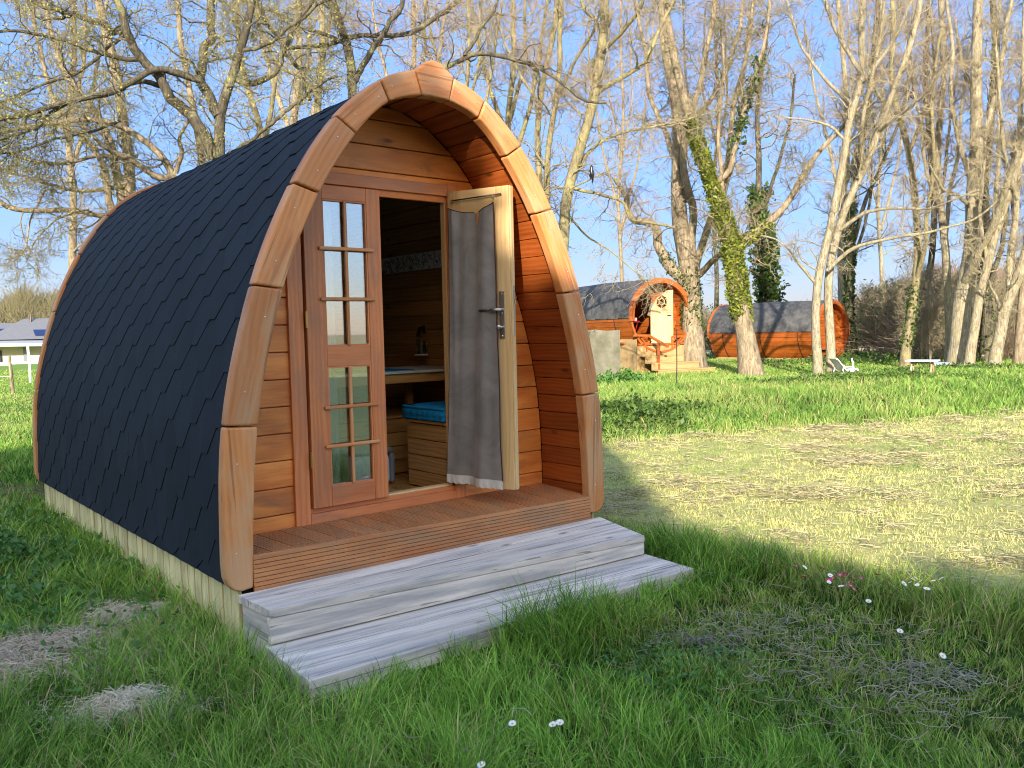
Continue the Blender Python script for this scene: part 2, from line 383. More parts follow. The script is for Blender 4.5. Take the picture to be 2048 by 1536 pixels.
def empty(name, loc, label, cat, group=None, rz=0):
    o = bpy.data.objects.new(name, None); COL.objects.link(o)
    o.location = loc; o.rotation_euler = (0, 0, rz); o.empty_display_size = .2
    return tag(o, label, cat, group)
def npmesh(name, V, F, mat, parent=None, attrs=(), smooth=False):
    """V (n,3), F (m,3|4)"""
    V = np.ascontiguousarray(V, 'f'); F = np.ascontiguousarray(F, np.int32)
    me = bpy.data.meshes.new(name); k = F.shape[1]
    me.vertices.add(len(V)); me.vertices.foreach_set('co', V.ravel())
    me.loops.add(F.size); me.loops.foreach_set('vertex_index', F.ravel())
    me.polygons.add(len(F)); me.polygons.foreach_set('loop_start', np.arange(0, F.size, k, dtype=np.int32))
    me.polygons.foreach_set('loop_total', np.full(len(F), k, np.int32))
    if smooth: me.polygons.foreach_set('use_smooth', np.ones(len(F), bool))
    for nm, ty, arr in attrs:
        a = me.attributes.new(nm, ty, 'POINT')
        if ty == 'FLOAT_COLOR': a.data.foreach_set('color', np.ascontiguousarray(arr, 'f').ravel())
        elif ty == 'FLOAT_VECTOR': a.data.foreach_set('vector', np.ascontiguousarray(arr, 'f').ravel())
        else: a.data.foreach_set('value', np.ascontiguousarray(arr, 'f').ravel())
    mats = mat if isinstance(mat, (list, tuple)) else [mat]
    for q in mats: me.materials.append(MAT[q] if isinstance(q, str) else q)
    me.update(calc_edges=True); me.validate()
    ob = bpy.data.objects.new(name, me); COL.objects.link(ob)
    if parent is not None: ob.parent = parent; ob.matrix_parent_inverse = parent.matrix_basis.inverted()
    return ob
def sm(e0, e1, x):
    t = np.clip((np.asarray(x, float)-e0)/(e1-e0), 0, 1); return t*t*(3-2*t)
def fnoise(x, y, seed=0):
    """cheap smooth 2-D value noise, vectorised"""
    x = np.asarray(x, float); y = np.asarray(y, float)
    xi = np.floor(x); yi = np.floor(y); xf = x-xi; yf = y-yi
    def h(a, b):
        q = np.sin(a*127.1+b*311.7+seed*74.7)*43758.5453; return q-np.floor(q)
    u = xf*xf*(3-2*xf); v = yf*yf*(3-2*yf)
    return (h(xi, yi)*(1-u)+h(xi+1, yi)*u)*(1-v)+(h(xi, yi+1)*(1-u)+h(xi+1, yi+1)*u)*v
def fbm(x, y, seed=0, oct=4):
    s = 0; a = .5; t = 0
    for k in range(oct):
        s = s+a*fnoise(np.asarray(x)*2**k, np.asarray(y)*2**k, seed+k*13); t += a; a *= .55
    return s/t
# ------------------------------------------------------------------ ground
def bank_dist(x, y):               # distance beyond the foot of the grass bank (positive = beyond)
    return (x-5.1)*.288+(y-3.7)*.958+.35*(fbm(np.asarray(x)*.5, np.asarray(y)*.5, 5)-.5)*2
def Hgt(x, y):
    x = np.asarray(x, float); y = np.asarray(y, float)
    b = bank_dist(x, y); R = np.hypot(x-CAM[0], y-CAM[1])
    h = .05*(fbm(x*.35, y*.35, 2)-.5)
    right = sm(2.5, 5.0, x)
    h = h+right*(.20*sm(0, 2.6, b)*(1-1.0*sm(4.5, 9, b)))*(.8+.5*(fbm(x*.6, y*.6, 9)-.4))
    h = h+right*sm(.3, 2.5, b)*(1-sm(6, 10, b))*.10*(fbm(x*1.3, y*1.3, 4)-.4)
    az = np.arctan2(y-CAM[1], x-CAM[0])
    left = sm(1.15, 1.35, az)
    h = h-left*1.1*sm(40, 110, R)
    h = h+(1-left)*(-.25*sm(34, 60, R))
    near = 1-sm(1.6, 4.0, np.hypot(x-0, (y-1.5)*.6))
    h = h*(1-near)-.015*near
    return h
def mown(x, y):                    # 1 = short dry mown grass
    b = bank_dist(x, y)
    m = sm(1.55, 2.3, x+.05*y+.5*(fbm(np.asarray(x)*.8, np.asarray(y)*.8, 21)-.5))*(1-sm(-1.0, .4, b))
    return m
az = np.radians(np.linspace(-45, 150, 196))
rr = np.r_[0.0, np.geomspace(.5, 60, 150), np.geomspace(64, 1500, 40)]
A, Rr = np.meshgrid(az, rr, indexing='ij')
X = CAM[0]+Rr*np.cos(A); Y = CAM[1]+Rr*np.sin(A)
# wide full-circle sheet
az2 = np.radians(np.linspace(0, 360, 361)); A, Rr = np.meshgrid(az2[:-1], rr, indexing='ij')
X = CAM[0]+Rr*np.cos(A); Y = CAM[1]+Rr*np.sin(A); Z = Hgt(X, Y)
V = np.stack([X, Y, Z], -1).reshape(-1, 3); na, nr = X.shape
I = np.arange(na)[:, None]*nr+np.arange(nr-1)[None, :]; J = ((np.arange(na)+1) % na)[:, None]*nr+np.arange(nr-1)[None, :]
F = np.stack([I, I+1, J+1, J], -1).reshape(-1, 4)
mz = mown(X, Y).ravel(); dd = Rr.ravel(); azf = np.arctan2(Y-CAM[1], X-CAM[0]).ravel()
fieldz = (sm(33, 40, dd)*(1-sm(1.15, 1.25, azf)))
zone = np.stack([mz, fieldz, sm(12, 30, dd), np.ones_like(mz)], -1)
m, n, l, p, o = newmat('meadow_soil')
zn = attr(n, 'zone').outputs['Color']; sp = n.new('ShaderNodeSeparateColor'); l.new(zn, sp.inputs[0])
tc = n.new('ShaderNodeTexCoord').outputs['Object']
t1 = noise(n, l, tc, 1.1, 6, .65); t2 = noise(n, l, tc, 22, 5, .7); t3 = noise(n, l, tc, .12, 4, .6)
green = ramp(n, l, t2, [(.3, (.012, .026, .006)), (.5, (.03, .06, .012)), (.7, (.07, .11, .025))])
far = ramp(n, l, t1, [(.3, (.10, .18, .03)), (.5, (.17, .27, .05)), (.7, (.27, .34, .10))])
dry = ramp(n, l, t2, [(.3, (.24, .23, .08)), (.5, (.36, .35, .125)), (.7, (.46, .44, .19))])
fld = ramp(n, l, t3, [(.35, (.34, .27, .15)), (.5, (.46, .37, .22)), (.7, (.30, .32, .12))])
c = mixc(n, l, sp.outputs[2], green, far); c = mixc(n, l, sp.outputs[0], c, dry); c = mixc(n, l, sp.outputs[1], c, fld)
l.new(c, p.inputs['Base Color']); p.inputs['Roughness'].default_value = 1; p.inputs['Specular IOR Level'].default_value = .05
bump(n, l, p, t2, .5, .03)
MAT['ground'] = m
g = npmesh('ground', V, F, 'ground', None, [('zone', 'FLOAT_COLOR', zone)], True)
tag(g, kind='structure')
# ------------------------------------------------------------------ the camping pod
ARC_O = np.array([(1.255, .28), (1.22, 1.02), (1.058, 1.669), (.84, 2.158), (.602, 2.505), (.341, 2.725), (.126, 2.812), (0, 2.83)])
ARC_I = np.array([(1.122, .25), (1.066, 1.012), (.913, 1.652), (.707, 2.12), (.492, 2.434), (.290, 2.622), (.086, 2.686), (0, 2.69)])
def spline(P, n=24):
    P = np.vstack([2*P[0]-P[1]+np.array([-.03, 0]), P, [-P[-2][0], P[-2][1]]]); o = []; ks = []
    for k in range(1, len(P)-2):
        a, b, c, e = P[k-1:k+3]; ks.append(len(o))
        for t in np.arange(n)/n:
            o.append(.5*((2*b)+(-a+c)*t+(2*a-5*b+4*c-e)*t*t+(-a+3*b-3*c+e)*t**3))
    ks.append(len(o)); o.append(P[-2]); return np.array(o), ks
PO, KO = spline(ARC_O); PI_, KI = spline(ARC_I)
def offset(P, d):
    t = np.gradient(P, axis=0); t /= np.linalg.norm(t, axis=1)[:, None]
    nn = np.stack([-t[:, 1], t[:, 0]], 1)      # inward for curve going up on the +x side
    Q = P+nn*d; Q[-1] = (0, P[-1][1]-d); return Q
def arcl(P): return np.r_[0, np.cumsum(np.hypot(*np.diff(P, axis=0).T))]
ROOF = offset(PO, .028); RS = arcl(ROOF); LIN = offset(PO, .085); LS = arcl(LIN)
def on(P, S, s): return np.array((np.interp(s, S, P[:, 0]), np.interp(s, S, P[:, 1])))
def nrm(P, S, s):
    a = on(P, S, s-.01); b = on(P, S, s+.01); t = (b-a)/np.linalg.norm(b-a); return np.array((t[1], -t[0]))   # outward
YB = 4.08
pod = empty('camping_pod', (0, 0, 0), 'arched timber camping pod with black shingle roof and open front door', 'camping pod')
def arch(y0, y1, back=False):
    for sgn in (-1, 1):
        for k in range(6):
            o = PO[KO[k]:KO[k+1]+1:4].copy(); i = PI_[KI[k]:KI[k+1]+1:4].copy()
            ta = (o[1]-o[0]); ta /= np.linalg.norm(ta); tb = (o[-1]-o[-2]); tb /= np.linalg.norm(tb)
            o[0] += ta*.0035; i[0] += ta*.0035; o[-1] -= tb*.0035; i[-1] -= tb*.0035
            jit = random.uniform(-.003, .003)
            if k == 0: o = np.vstack([[(1.180, .247), (1.213, .258), (1.237, .283), (1.249, .318), (1.253, .38)], o[o[:, 1] > .42]])
            poly = [(sgn*a, b) for a, b in o]+[(sgn*a, b) for a, b in i[::-1]]
            if sgn > 0: poly = poly[::-1]
            mid = (o[-1]-o[0])
            mb = MB(); mb.prism(poly, y1-y0, Matrix.Translation((0, y0+jit, 0)), ax=(sgn*mid[0], mid[1]))
            ob = mb.build('arch_board', ['arch', 'nail'], pod, bevel=.011, seg=3, angle=35)
            if not back:                      # screw heads, in the same mesh
                nb = MB(); c0 = (o[4 if k == 0 else 1]+i[1])/2; c1 = (o[-2]+i[-2])/2
                for c in (c0*.9+c1*.1, c0*.1+c1*.9):
                    nb.ball((sgn*(c[0]+random.uniform(-.02, .02)), y0+jit-.0005, c[1]), .0042, seg=8, rings=4, sc=(1, .5, 1))
                bm = bmesh.new(); bm.from_mesh(ob.data)
                nv = [bm.verts.new(v) for v in nb.v]
                for f in nb.f:
                    q = bm.faces.new([nv[j] for j in f]); q.material_index = 1
                bm.to_mesh(ob.data); bm.free()
    key = [(-.122, 2.812), (-.06, 2.862), (-.012, 2.884), (.045, 2.87), (.122, 2.814), (.087, 2.682), (.03, 2.688), (-.03, 2.688), (-.084, 2.682)]
    mb = MB(); mb.prism(key[::-1], y1-y0+.006, Matrix.Translation((0, y0-.004, 0)))
    mb.build('arch_board', 'arch', pod, bevel=.010, seg=3, angle=30)
arch(0.0, .072); arch(YB-.0, YB+.072, True)
# shingle courses: hexagonal tabs, period .34 m, .132 m exposure
def shingles(sgn):
    mb = MB(); P = .3412; ex = .1325; smax = RS[-1]; y0 = .066; y1 = YB+.004
    nc = int(smax/ex)+1
    def pt(y, s, h):
        s = min(max(s, 0), smax); c = on(ROOF, RS, s); nn = nrm(ROOF, RS, s)
        if s > smax-.02: nn = np.array((0, 1.0))
        c = c+nn*h; return (sgn*c[0], y, c[1])
    for k in range(-2, nc):
        vb = .0+k*ex+.062                # bottom of tab flats
        ph = (.649 if k % 2 == 0 else .649+P/2)-3*P
        cols = []
        j = -2
        while ph+j*P < y1+P:
            c = ph+j*P
            cols += [(c-.5*P-.04, 1, j), (c-.5*P+.04, 1, j), (c-.04, 0, j), (c+.04, 0, j)]
            j += 1
        for a, b in zip(cols[:-1], cols[1:]):
            ya, yb = a[0], b[0]
            if yb <= y0 or ya >= y1: continue
            fa, fb = a[1], b[1]
            if ya < y0: t = (y0-ya)/(yb-ya); fa = fa+(fb-fa)*t; ya = y0
            if yb > y1: t = (y1-a[0])/(b[0]-a[0]); fb = a[1]+(b[1]-a[1])*t; yb = y1
            random.seed(k*977+b[2]*31+(sgn+2)); r = random.random()
            top = vb+2*ex+.03; rows = 5; vs = []
            lift = .0075+.002*(random.random()-.3)
            for q in range(rows+1):
                for (yy, ff) in ((ya, fa), (yb, fb)):
                    lo = vb+ff*ex; s = lo+(top-lo)*q/rows
                    h = .001+lift*(1-(s-vb)/(top-vb))
                    vs.append(pt(yy, s, h))
            fs = [(2*q, 2*q+1, 2*q+3, 2*q+2) for q in range(rows)]
            k0 = len(vs)                # the cut edge of the tab
            for (yy, ff) in ((ya, fa), (yb, fb)):
                lo = vb+ff*ex; vs.append(pt(yy, lo, .001+lift*(1-(lo-vb)/(top-vb))-.0062))
            fs.append((0, k0, k0+1, 1))
            if top > 0: mb.add(vs, fs, None, r)
    random.seed(7+sgn)
    return mb
sh = shingles(-1); sr = shingles(1)
b0 = len(sh.v); sh.v += sr.v; sh.gc += sr.gc; sh.rn += sr.rn; sh.mi += sr.mi; sh.f += [[i+b0 for i in f] for f in sr.f]
sh.build('shingle_roof', 'shingle', pod)
random.seed(3)
# shell planks (seen from inside the porch and inside the room)
def shell(y0, y1, mat, name, s_step=.1165, s0=.02):
    mb = MB()
    for sgn in (-1, 1):
        s = s0; S = LS[-1]
        while s < S-.02:
            e = min(s+s_step, S); a = on(LIN, LS, s+.002); b = on(LIN, LS, e-.002)
            na_, nb_ = nrm(LIN, LS, s+.002), nrm(LIN, LS, e-.002)
            poly = [a, b, b+nb_*.022, a+na_*.022]
            poly = [(sgn*q[0], q[1]) for q in poly]
            if sgn < 0: poly = poly[::-1]
            k = len(poly); vs = [(x, y0, z) for x, z in poly]+[(x, y1, z) for x, z in poly]
            fs = [[0, 1, 2, 3], [7, 6, 5, 4]]+[[i, i+4, (i+1) % 4+4, (i+1) % 4] for i in range(4)]
            g = [(v[1], (v[2]-a[1]), v[0]) for v in vs]
            mb.add(vs, fs, g)
            s = e
    ob = mb.build(name, mat, pod, bevel=.004, seg=2)
    # dark sheathing behind the planks, carrying the roof
    mb = MB(); Q = offset(PO, .058); st = 6
    for sgn in (-1, 1):
        q = Q[::st]; q = np.vstack([q, Q[-1]])
        for a, b in zip(q[:-1], q[1:]):
            mb.add([(sgn*a[0], y0, a[1]), (sgn*a[0], y1, a[1]), (sgn*b[0], y1, b[1]), (sgn*b[0], y0, b[1])], [(0, 1, 2, 3)])
    mb.build('sheathing', 'dark', pod)
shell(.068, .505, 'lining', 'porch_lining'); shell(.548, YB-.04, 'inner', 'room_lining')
mb = MB()                                 # roof deck under the shingles, so no light leaks
for sgn in (-1, 1):
    q = np.vstack([ROOF[::5], ROOF[-1]])
    for a, b in zip(q[:-1], q[1:]):
        mb.add([(sgn*a[0], .06, a[1]), (sgn*a[0], YB, a[1]), (sgn*b[0], YB, b[1]), (sgn*b[0], .06, b[1])], [(0, 1, 2, 3)])
mb.build('roof_deck', 'dark', pod)
# front wall planks, cut to the arch and round the doorway
def xin(z): return float(np.interp(z, LIN[:, 1], LIN[:, 0]))
def wallplanks(y0, y1, mat, hole, name, z0=.36, step=.1465, ztop=2.74):
    mb = MB(); z = z0
    while z < ztop:
        e = min(z+step, ztop); a, b = z+.003, e-.002
        xa, xb = xin(a)-.004, xin(b)-.004
        def seg(l0, l1, r0, r1):
            if r0-l0 < .01: return
            mb.hexa([(l0, y0, a), (r0, y0, a), (r0, y1, a), (l0, y1, a)], [(l1, y0, b), (r1, y0, b), (r1, y1, b), (l1, y1, b)], 0)
        if hole and z < hole[3]-.02 and e > hole[2]:
            if e <= hole[3]+.02:
                seg(-xa, -xb, hole[0], hole[0]); seg(hole[1], hole[1], xa, xb)
            else: seg(-xa, -xb, xa, xb)
        else: seg(-xa, -xb, xa, xb)
        z = e
    return mb.build(name, mat, pod, bevel=.005, seg=2)
wallplanks(.500, .522, 'stain', (-.655, .485, .36, 2.34), 'front_wall', z0=.36-.045)
wallplanks(.5235, .546, 'inner', (-.60, .43, .36, 2.30), 'front_wall_lining', z0=.37)
wallplanks(YB-.04, YB-.01, 'inner', None, 'rear_wall', z0=.3)
# deck of the porch: ribbed boards running front to back
def dz(x, y): return .385+(1-min(max(y, 0), .5)/.5)*(-.0225*x/1.12)
mb = MB(); x = -1.14
while x < 1.135:
    w = min(.125, 1.14-x); mb.fixoff = (random.random()*50, 0, 0)
    nr_ = 6; rw = (w-.005)/nr_
    for k in range(nr_):
        xa = x+k*rw; xb = xa+rw*.80
        if xb > 1.135: break
        mb.hexa([(xa, .013, dz(xa, 0)-.030), (xb, .006, dz(xb, 0)-.030), (xb, .50, .355), (xa, .50, .355)],
                [(xa, .006, dz(xa, 0)), (xb, .006, dz(xb, 0)), (xb, .50, .385), (xa, .50, .385)], 1, rnd=(hash(round(x, 3)) % 97)/97)
    xa, xb = x, x+w-.005
    mb.hexa([(xa, .005, dz(xa, 0)-.030), (xb, .005, dz(xb, 0)-.030), (xb, .50, .35), (xa, .50, .35)],
            [(xa, .005, dz(xa, 0)-.007), (xb, .005, dz(xb, 0)-.007), (xb, .50, .378), (xa, .50, .378)], 1, rnd=(hash(round(x, 3)) % 97)/97)
    x += .125
mb.build('porch_deck', 'deck', pod)
# ribbed fascia in front of the deck
mb = MB(); mb.fixoff = (3.3, 1.7, .4); zl, zr = .236, .214; tl, tr_ = dz(-1.13, 0)+.0, dz(1.13, 0)+.0; nr_ = 8
for k in range(nr_):
    a = k/nr_; b = a+.86/nr_
    if k == nr_-1: b = 1.0
    if k == 0: a = 0
    za, zb = zl+(tl-zl)*a, zl+(tl-zl)*b; ya, yb = zr+(tr_-zr)*a, zr+(tr_-zr)*b
    mb.hexa([(-1.120, -.006, za), (1.118, -.006, ya), (1.118, .012, ya), (-1.120, .012, za)],
            [(-1.120, -.006, zb), (1.118, -.006, yb), (1.118, .012, yb), (-1.120, .012, zb)], 0, rnd=.5)
mb.hexa([(-1.119, .006, zl), (1.117, .006, zr), (1.117, .011, zr), (-1.119, .011, zl)],
        [(-1.119, .006, tl-.002), (1.117, .006, tr_-.002), (1.117, .011, tr_-.002), (-1.119, .011, tl-.002)], 0, rnd=.5)
mb.build('porch_fascia', 'deck', pod, bevel=.0015, seg=1)
mb = MB(); mb.box((-1.08, .06, .14), (1.08, .5, .33)); mb.box((-1.1, .5, .2), (1.1, YB, .36)); mb.build('floor_frame', 'dark', pod)
mb = MB(); x = -1.12
while x < 1.1: mb.box((x, .547, .36), (x+.13, YB-.04, .40), axis=1); x += .134
mb.build('room_floor', 'inner', pod, bevel=.002, seg=1)
# base skirting of upright boards
mb = MB(); y = .035
while y < YB-.02:
    w = .086; j = random.uniform(-.003, .003)
    for sgn in (-1, 1):
        xo = sgn*(1.185+j); xi = sgn*(1.163+j)
        mb.box((min(xo, xi), y, -.25), (max(xo, xi), y+w, .31-.02*y/4), axis=2)
    y += w+.012
x = -1.16
while x < 1.13:
    mb.box((x, YB-.04, -.25), (x+.092, YB-.02, .30), axis=2); x += .096
mb.build('base_skirting', 'skirt', pod, bevel=.004, seg=2)
mb = MB(); mb.box((-1.160, .04, -.2), (1.160, YB-.05, .27)); mb.build('sub_base', 'dark', pod)
# door frame
def bx(mb, x0, x1, y0, y1, z0, z1, ax=2, mi=0): mb.box((x0, y0, z0), (x1, y1, z1), axis=ax, mi=mi)
fr = MB(); bx(fr, -.668, -.580, .478, .547, .385, 2.335); fr.build('door_post', 'frame', pod, bevel=.003)
fr = MB(); bx(fr, .408, .492, .478, .547, .385, 2.335); fr.build('door_post', 'frame', pod, bevel=.003)
fr = MB(); bx(fr, -.580, .408, .480, .545, 2.262, 2.330, 0); fr.build('door_head', 'frame', pod, bevel=.003)
fr = MB(); bx(fr, -.580, .408, .476, .545, .385, .440, 0); bx(fr, -.580, .408, .488, .56, .440, .470, 0); fr.build('door_sill', 'frame', pod, bevel=.003)
fr = MB(); bx(fr, .396, .4075, .505, .546, .472, 2.262); bx(fr, -.09, .396, .505, .546, 2.25, 2.2615, 0); bx(fr, -.085, .396, .492, .545, .4705, .480, 0)
fr.build('rebate_strip', 'pale', pod, bevel=.002)
# left door leaf (closed), eight panes
def leaf(name, x0, x1, y0, y1, z0, z1, mat, root, panes, midx, T=None, fm=None):
    """panes: list of (z0,z1,[bar z...]) between px0..px1"""
    d = MB(); px0, px1 = midx[0], midx[2]
    def b(mb, *a, ax=2, mi=0): mb.box((a[0], a[2], a[4]), (a[1], a[3], a[5]), M=T, axis=ax, mi=mi)
    b(d, x0, px0, y0, y1, z0, z1); b(d, px1, x1, y0, y1, z0, z1)
    zs = [z0]+[v for p_ in panes for v in (p_[0], p_[1])]+[z1]
    for i in range(0, len(zs), 2): b(d, px0+.0005, px1-.0005, y0+.001, y1-.001, zs[i], zs[i+1], ax=0)
    L = d.build(name, mat, root, bevel=.003, seg=2)
    for (a, c, bars) in panes:
        lip = MB()
        b(lip, px0, px0+.008, y0+.004, y1-.004, a, c); b(lip, px1-.008, px1, y0+.004, y1-.004, a, c)
        b(lip, px0+.008, px1-.008, y0+.004, y1-.004, a, a+.008, ax=0); b(lip, px0+.008, px1-.008, y0+.004, y1-.004, c-.008, c, ax=0)
        lip.build('glazing_bead', fm or mat, L)
        g = MB(); b(g, px0+.008, px1-.008, (y0+y1)/2-.002, (y0+y1)/2+.002, a+.008, c-.008); g.build('pane', 'glass', L)
        v = MB(); b(v, midx[1]-.010, midx[1]+.010, y0-.006, y0+.012, a+.002, c-.002)
        v.build('glazing_bar', 'arch', L, bevel=.006, seg=3)
        for z in bars:
            h = MB(); b(h, px0-.034, px1+.034, y0-.017, y0-.0015, z-.010, z+.010, ax=0); h.build('glazing_bar', 'arch', L, bevel=.006, seg=3)
    return L
dl = leaf('door', -.570, -.088, .462, .503, .472, 2.252, 'frame', pod, [(.582, 1.252, [.809, 1.026]), (1.366, 2.175, [1.627, 1.905])], (-.455, -.316, -.178))
tag(dl, 'closed glazed door leaf with eight panes')
for z in (1.47, .70): h = MB(); h.tube([(-.574, .459, z), (-.574, .459, z+.09)], .007, 8); h.build('hinge', 'brass', dl)
mb = MB(); bx(mb, -.128, -.082, .5035, .535, .474, 2.25); mb.build('meeting_rail', 'pale', dl, bevel=.002)
# right door leaf, swung out; local x from hinge to free edge, local y = outer face
hx = Vector((.398, .470, 0)); ux = Vector((.365, -.931, 0)).normalized(); ny = Vector((.931, .365, 0)).normalized()
TD = Matrix(((ux.x, ny.x, 0, hx.x), (ux.y, ny.y, 0, hx.y), (0, 0, 1, 0), (0, 0, 0, 1)))
# box corners: local y 0 = inner face (towards us), .045 = outer face
d2 = leaf('door', 0, .425, 0, .045, .472, 2.285, 'pale', pod, [(.582, 1.252, []), (1.366, 2.14, [])], (.085, .212, .335), T=TD)
tag(d2, 'open raw pine door leaf seen from its inner side')
mb = MB(); mb.box((.4255, .006, .474), (.436, .040, 2.283), M=TD, axis=2); mb.build('rebate_strip', 'pale', d2, bevel=.002)
mb = MB(); mb.box((.0, .0455, .474), (.425, .052, 2.283), M=TD, axis=2); mb.build('outer_face', 'frame', d2)
mb = MB(); mb.box((.352, -.007, 1.385), (.386, -.0005, 1.665), M=TD)
for z in (1.40, 1.535, 1.65): mb.ball(tuple(TD @ Vector((.369, -.008, z))), .005, mi=1)
lock = mb.build('lock_plate', ['steel', 'nail'], d2, bevel=.002)
mb = MB(); mb.tube([TD @ Vector(q) for q in ((.369, -.006, 1.555), (.369, -.045, 1.556), (.345, -.05, 1.557), (.31, -.05, 1.556))], [.010, .010, .010, .008], 10)
hd = mb.build('door_handle', 'steel', d2, smooth=True)
mb = MB(); mb.tube([TD @ Vector(q) for q in ((.312, -.05, 1.556), (.235, -.05, 1.553))], .0065, 10); mb.build('handle_grip', 'darksteel', hd, smooth=True)
mb = MB(); mb.tube([TD @ Vector(q) for q in ((.369, -.006, 1.452), (.369, -.030, 1.452))], .008, 10); mb.ball(tuple(TD @ Vector((.362, -.040, 1.455))), .014, seg=12, rings=8)
mb.build('thumb_turn', 'steel', d2, smooth=True)
mb = MB(); mb.box((.4362, .016, 1.40), (.4385, .032, 1.70), M=TD); mb.box((.4385, .018, 1.585), (.446, .030, 1.615), M=TD); mb.build('latch_strip', 'steel', d2)
mb = MB(); mb.tube([TD @ Vector(q) for q in ((.038, -.018, 2.226), (.385, -.018, 2.236))], .0045, 8)
for u, z in ((.045, 2.226), (.378, 2.236)): mb.tube([TD @ Vector((u, 0, z)), TD @ Vector((u, -.018, z))], .003, 6)
mb.build('curtain_rod', 'darksteel', d2, smooth=True)
# grey curtain on that door
cur = empty('curtain', TD @ Vector((.19, -.03, 2.2)), 'long grey velvet curtain with cream hem hanging on the open pod door', 'curtain')
nu, nv = 36, 90; V = []; Fq = []
for j in range(nv+1):
    t = j/nv
    for i in range(nu+1):
        u = i/nu
        x = (.028+.01*t-.07*t*t)+u*(.310+.022*t+.055*t*t)
        sag = .040*(1-(2*u-1)**2)*(1-t)**4; zt = 2.180+.010*u-sag; zb = .545-.022*u
        z = zt+(zb-zt)*t
        y = -.030-.013*math.sin(u*9+1.5*t)*(.7+.4*t)-.009*math.sin(u*17+3*t+1)-.020*math.exp(-((u-.12)/.05)**2)*(1-t)-.007*math.sin(t*16+u*7)*u*t
        y += .020*(1-(2*u-1)**2)*math.exp(-t*18)
        p_ = TD @ Vector((x, y, z)); V.append(tuple(p_))
for j in range(nv):
    for i in range(nu): a = j*(nu+1)+i; Fq.append((a, a+1, a+nu+2, a+nu+1))
ob = npmesh('cloth', V, Fq, 'velvet', None, [], True); ob.parent = cur; ob.matrix_parent_inverse = cur.matrix_basis.inverted()
hm = []
for i in range(nu+1):
    v = Vector(V[nv*(nu+1)+i]); w = .002*math.sin(i*1.7)
    hm.append((v-ny*.003+Vector((0, 0, .005)), v-ny*(.006+w)+Vector((0, 0, -.048+2*w))))
mb = MB()
for a, b in zip(hm[:-1], hm[1:]):
    mb.add([tuple(a[0]), tuple(b[0]), tuple(b[1]), tuple(a[1])], [(0, 1, 2, 3)])
    mb.add([tuple(a[0]+ny*.006), tuple(b[0]+ny*.006), tuple(b[1]+ny*.006), tuple(a[1]+ny*.006)], [(3, 2, 1, 0)])
mb.build('hem', 'hem', cur)
mb = MB(); mb.tube([Vector(V[j*(nu+1)+nu])-ny*.001 for j in range(0, nv+1, 3)], .0035, 5); mb.tube([Vector(V[j*(nu+1)])-ny*.001 for j in range(0, nv+1, 3)], .002, 5)
mb.tube([Vector(V[i]) for i in range(nu+1)], .003, 5); mb.build('edging', 'piping', cur)
for i, u in ((1, .052), (nu-1, .332)):
    mb = MB()
    v = Vector(V[i]); top = TD @ Vector((u, -.018, 2.236)); q = [v+(top-v)*(k/8)+Vector((.004*math.sin(k*1.6), .004*math.cos(k*1.6), 0)) for k in range(9)]; mb.tube(q, .0025, 5); mb.build('curtain_ring', 'brass', cur)
# room interior
mb = MB(); z = .41
for k in range(4):                        # bench along the right wall
    mb.box((.42, .58, z), (.44, 1.03, z+.100), axis=1); z += .106
mb.box((.44, 1.01, .41), (1.06, 1.03, .834), axis=0); mb.box((.44, .58, .41), (1.06, .60, .834), axis=0)
bn = mb.build('bench', 'bench', None, bevel=.003); tag(bn, 'pine box bench under the blue cushion inside the pod doorway', 'bench')
mb = MB(); mb.box((.41, .57, .836), (1.03, 1.04, .856), axis=1); mb.build('seat_board', 'bench', bn, bevel=.003)
mb = MB(); z = .41
for k in range(4):
    mb.box((-.20, 1.46, z), (1.06, 1.48, z+.094), axis=0); z += .10
bn2 = mb.build('bench', 'bench', None, bevel=.003); tag(bn2, 'low pine bench across the back, behind the cushioned bench', 'bench')
mb = MB(); mb.box((-.20, 1.45, .812), (1.06, 2.3, .832), axis=0); mb.build('seat_board', 'bench', bn2, bevel=.003)
# cushion with tufted edge
cu = MB(); cx0, cx1, cy0, cy1, z0, z1 = .405, .98, .575, 1.05, .858, .948
def cushion_loop(z, o):
    P = []; N = 22
    for k in range(N): P.append((cx0-o*(1+.35*math.sin(k*2.1)), cy0+(cy1-cy0)*k/N, z))
    for k in range(N): P.append((cx0+(cx1-cx0)*k/N, cy1+o*(1+.35*math.sin(k*2.1)), z))
    for k in range(N): P.append((cx1+o, cy1-(cy1-cy0)*k/N, z))
    for k in range(N): P.append((cx1-(cx1-cx0)*k/N, cy0-o, z))
    return P
rings = [(z0, -.01), (z0+.004, .010), (z0+.012, .014), (z0+.020, .006), (z0+.032, .012), (z0+.050, .014), (z0+.066, .010), (z0+.072, .004), (z0+.080, .014), (z0+.088, .011), (z0+.092, -.01), (z0+.094, -.10), (z0+.088, -.2)]
for z, o_ in rings: cu.v += cushion_loop(z, o_)
K = 88
for r_ in range(len(rings)-1):
    for k in range(K): cu.f.append([r_*K+k, (r_+1)*K+k, (r_+1)*K+(k+1) % K, r_*K+(k+1) % K]); cu.mi.append(0)
cu.f.append([(len(rings)-1)*K+k for k in range(K)]); cu.mi.append(0); cu.gc = list(cu.v); cu.rn = [.5]*len(cu.v)
tag(cu.build('cushion', 'blue', None, smooth=True), 'thick turquoise blue tufted cushion on the bench inside the pod', 'cushion')
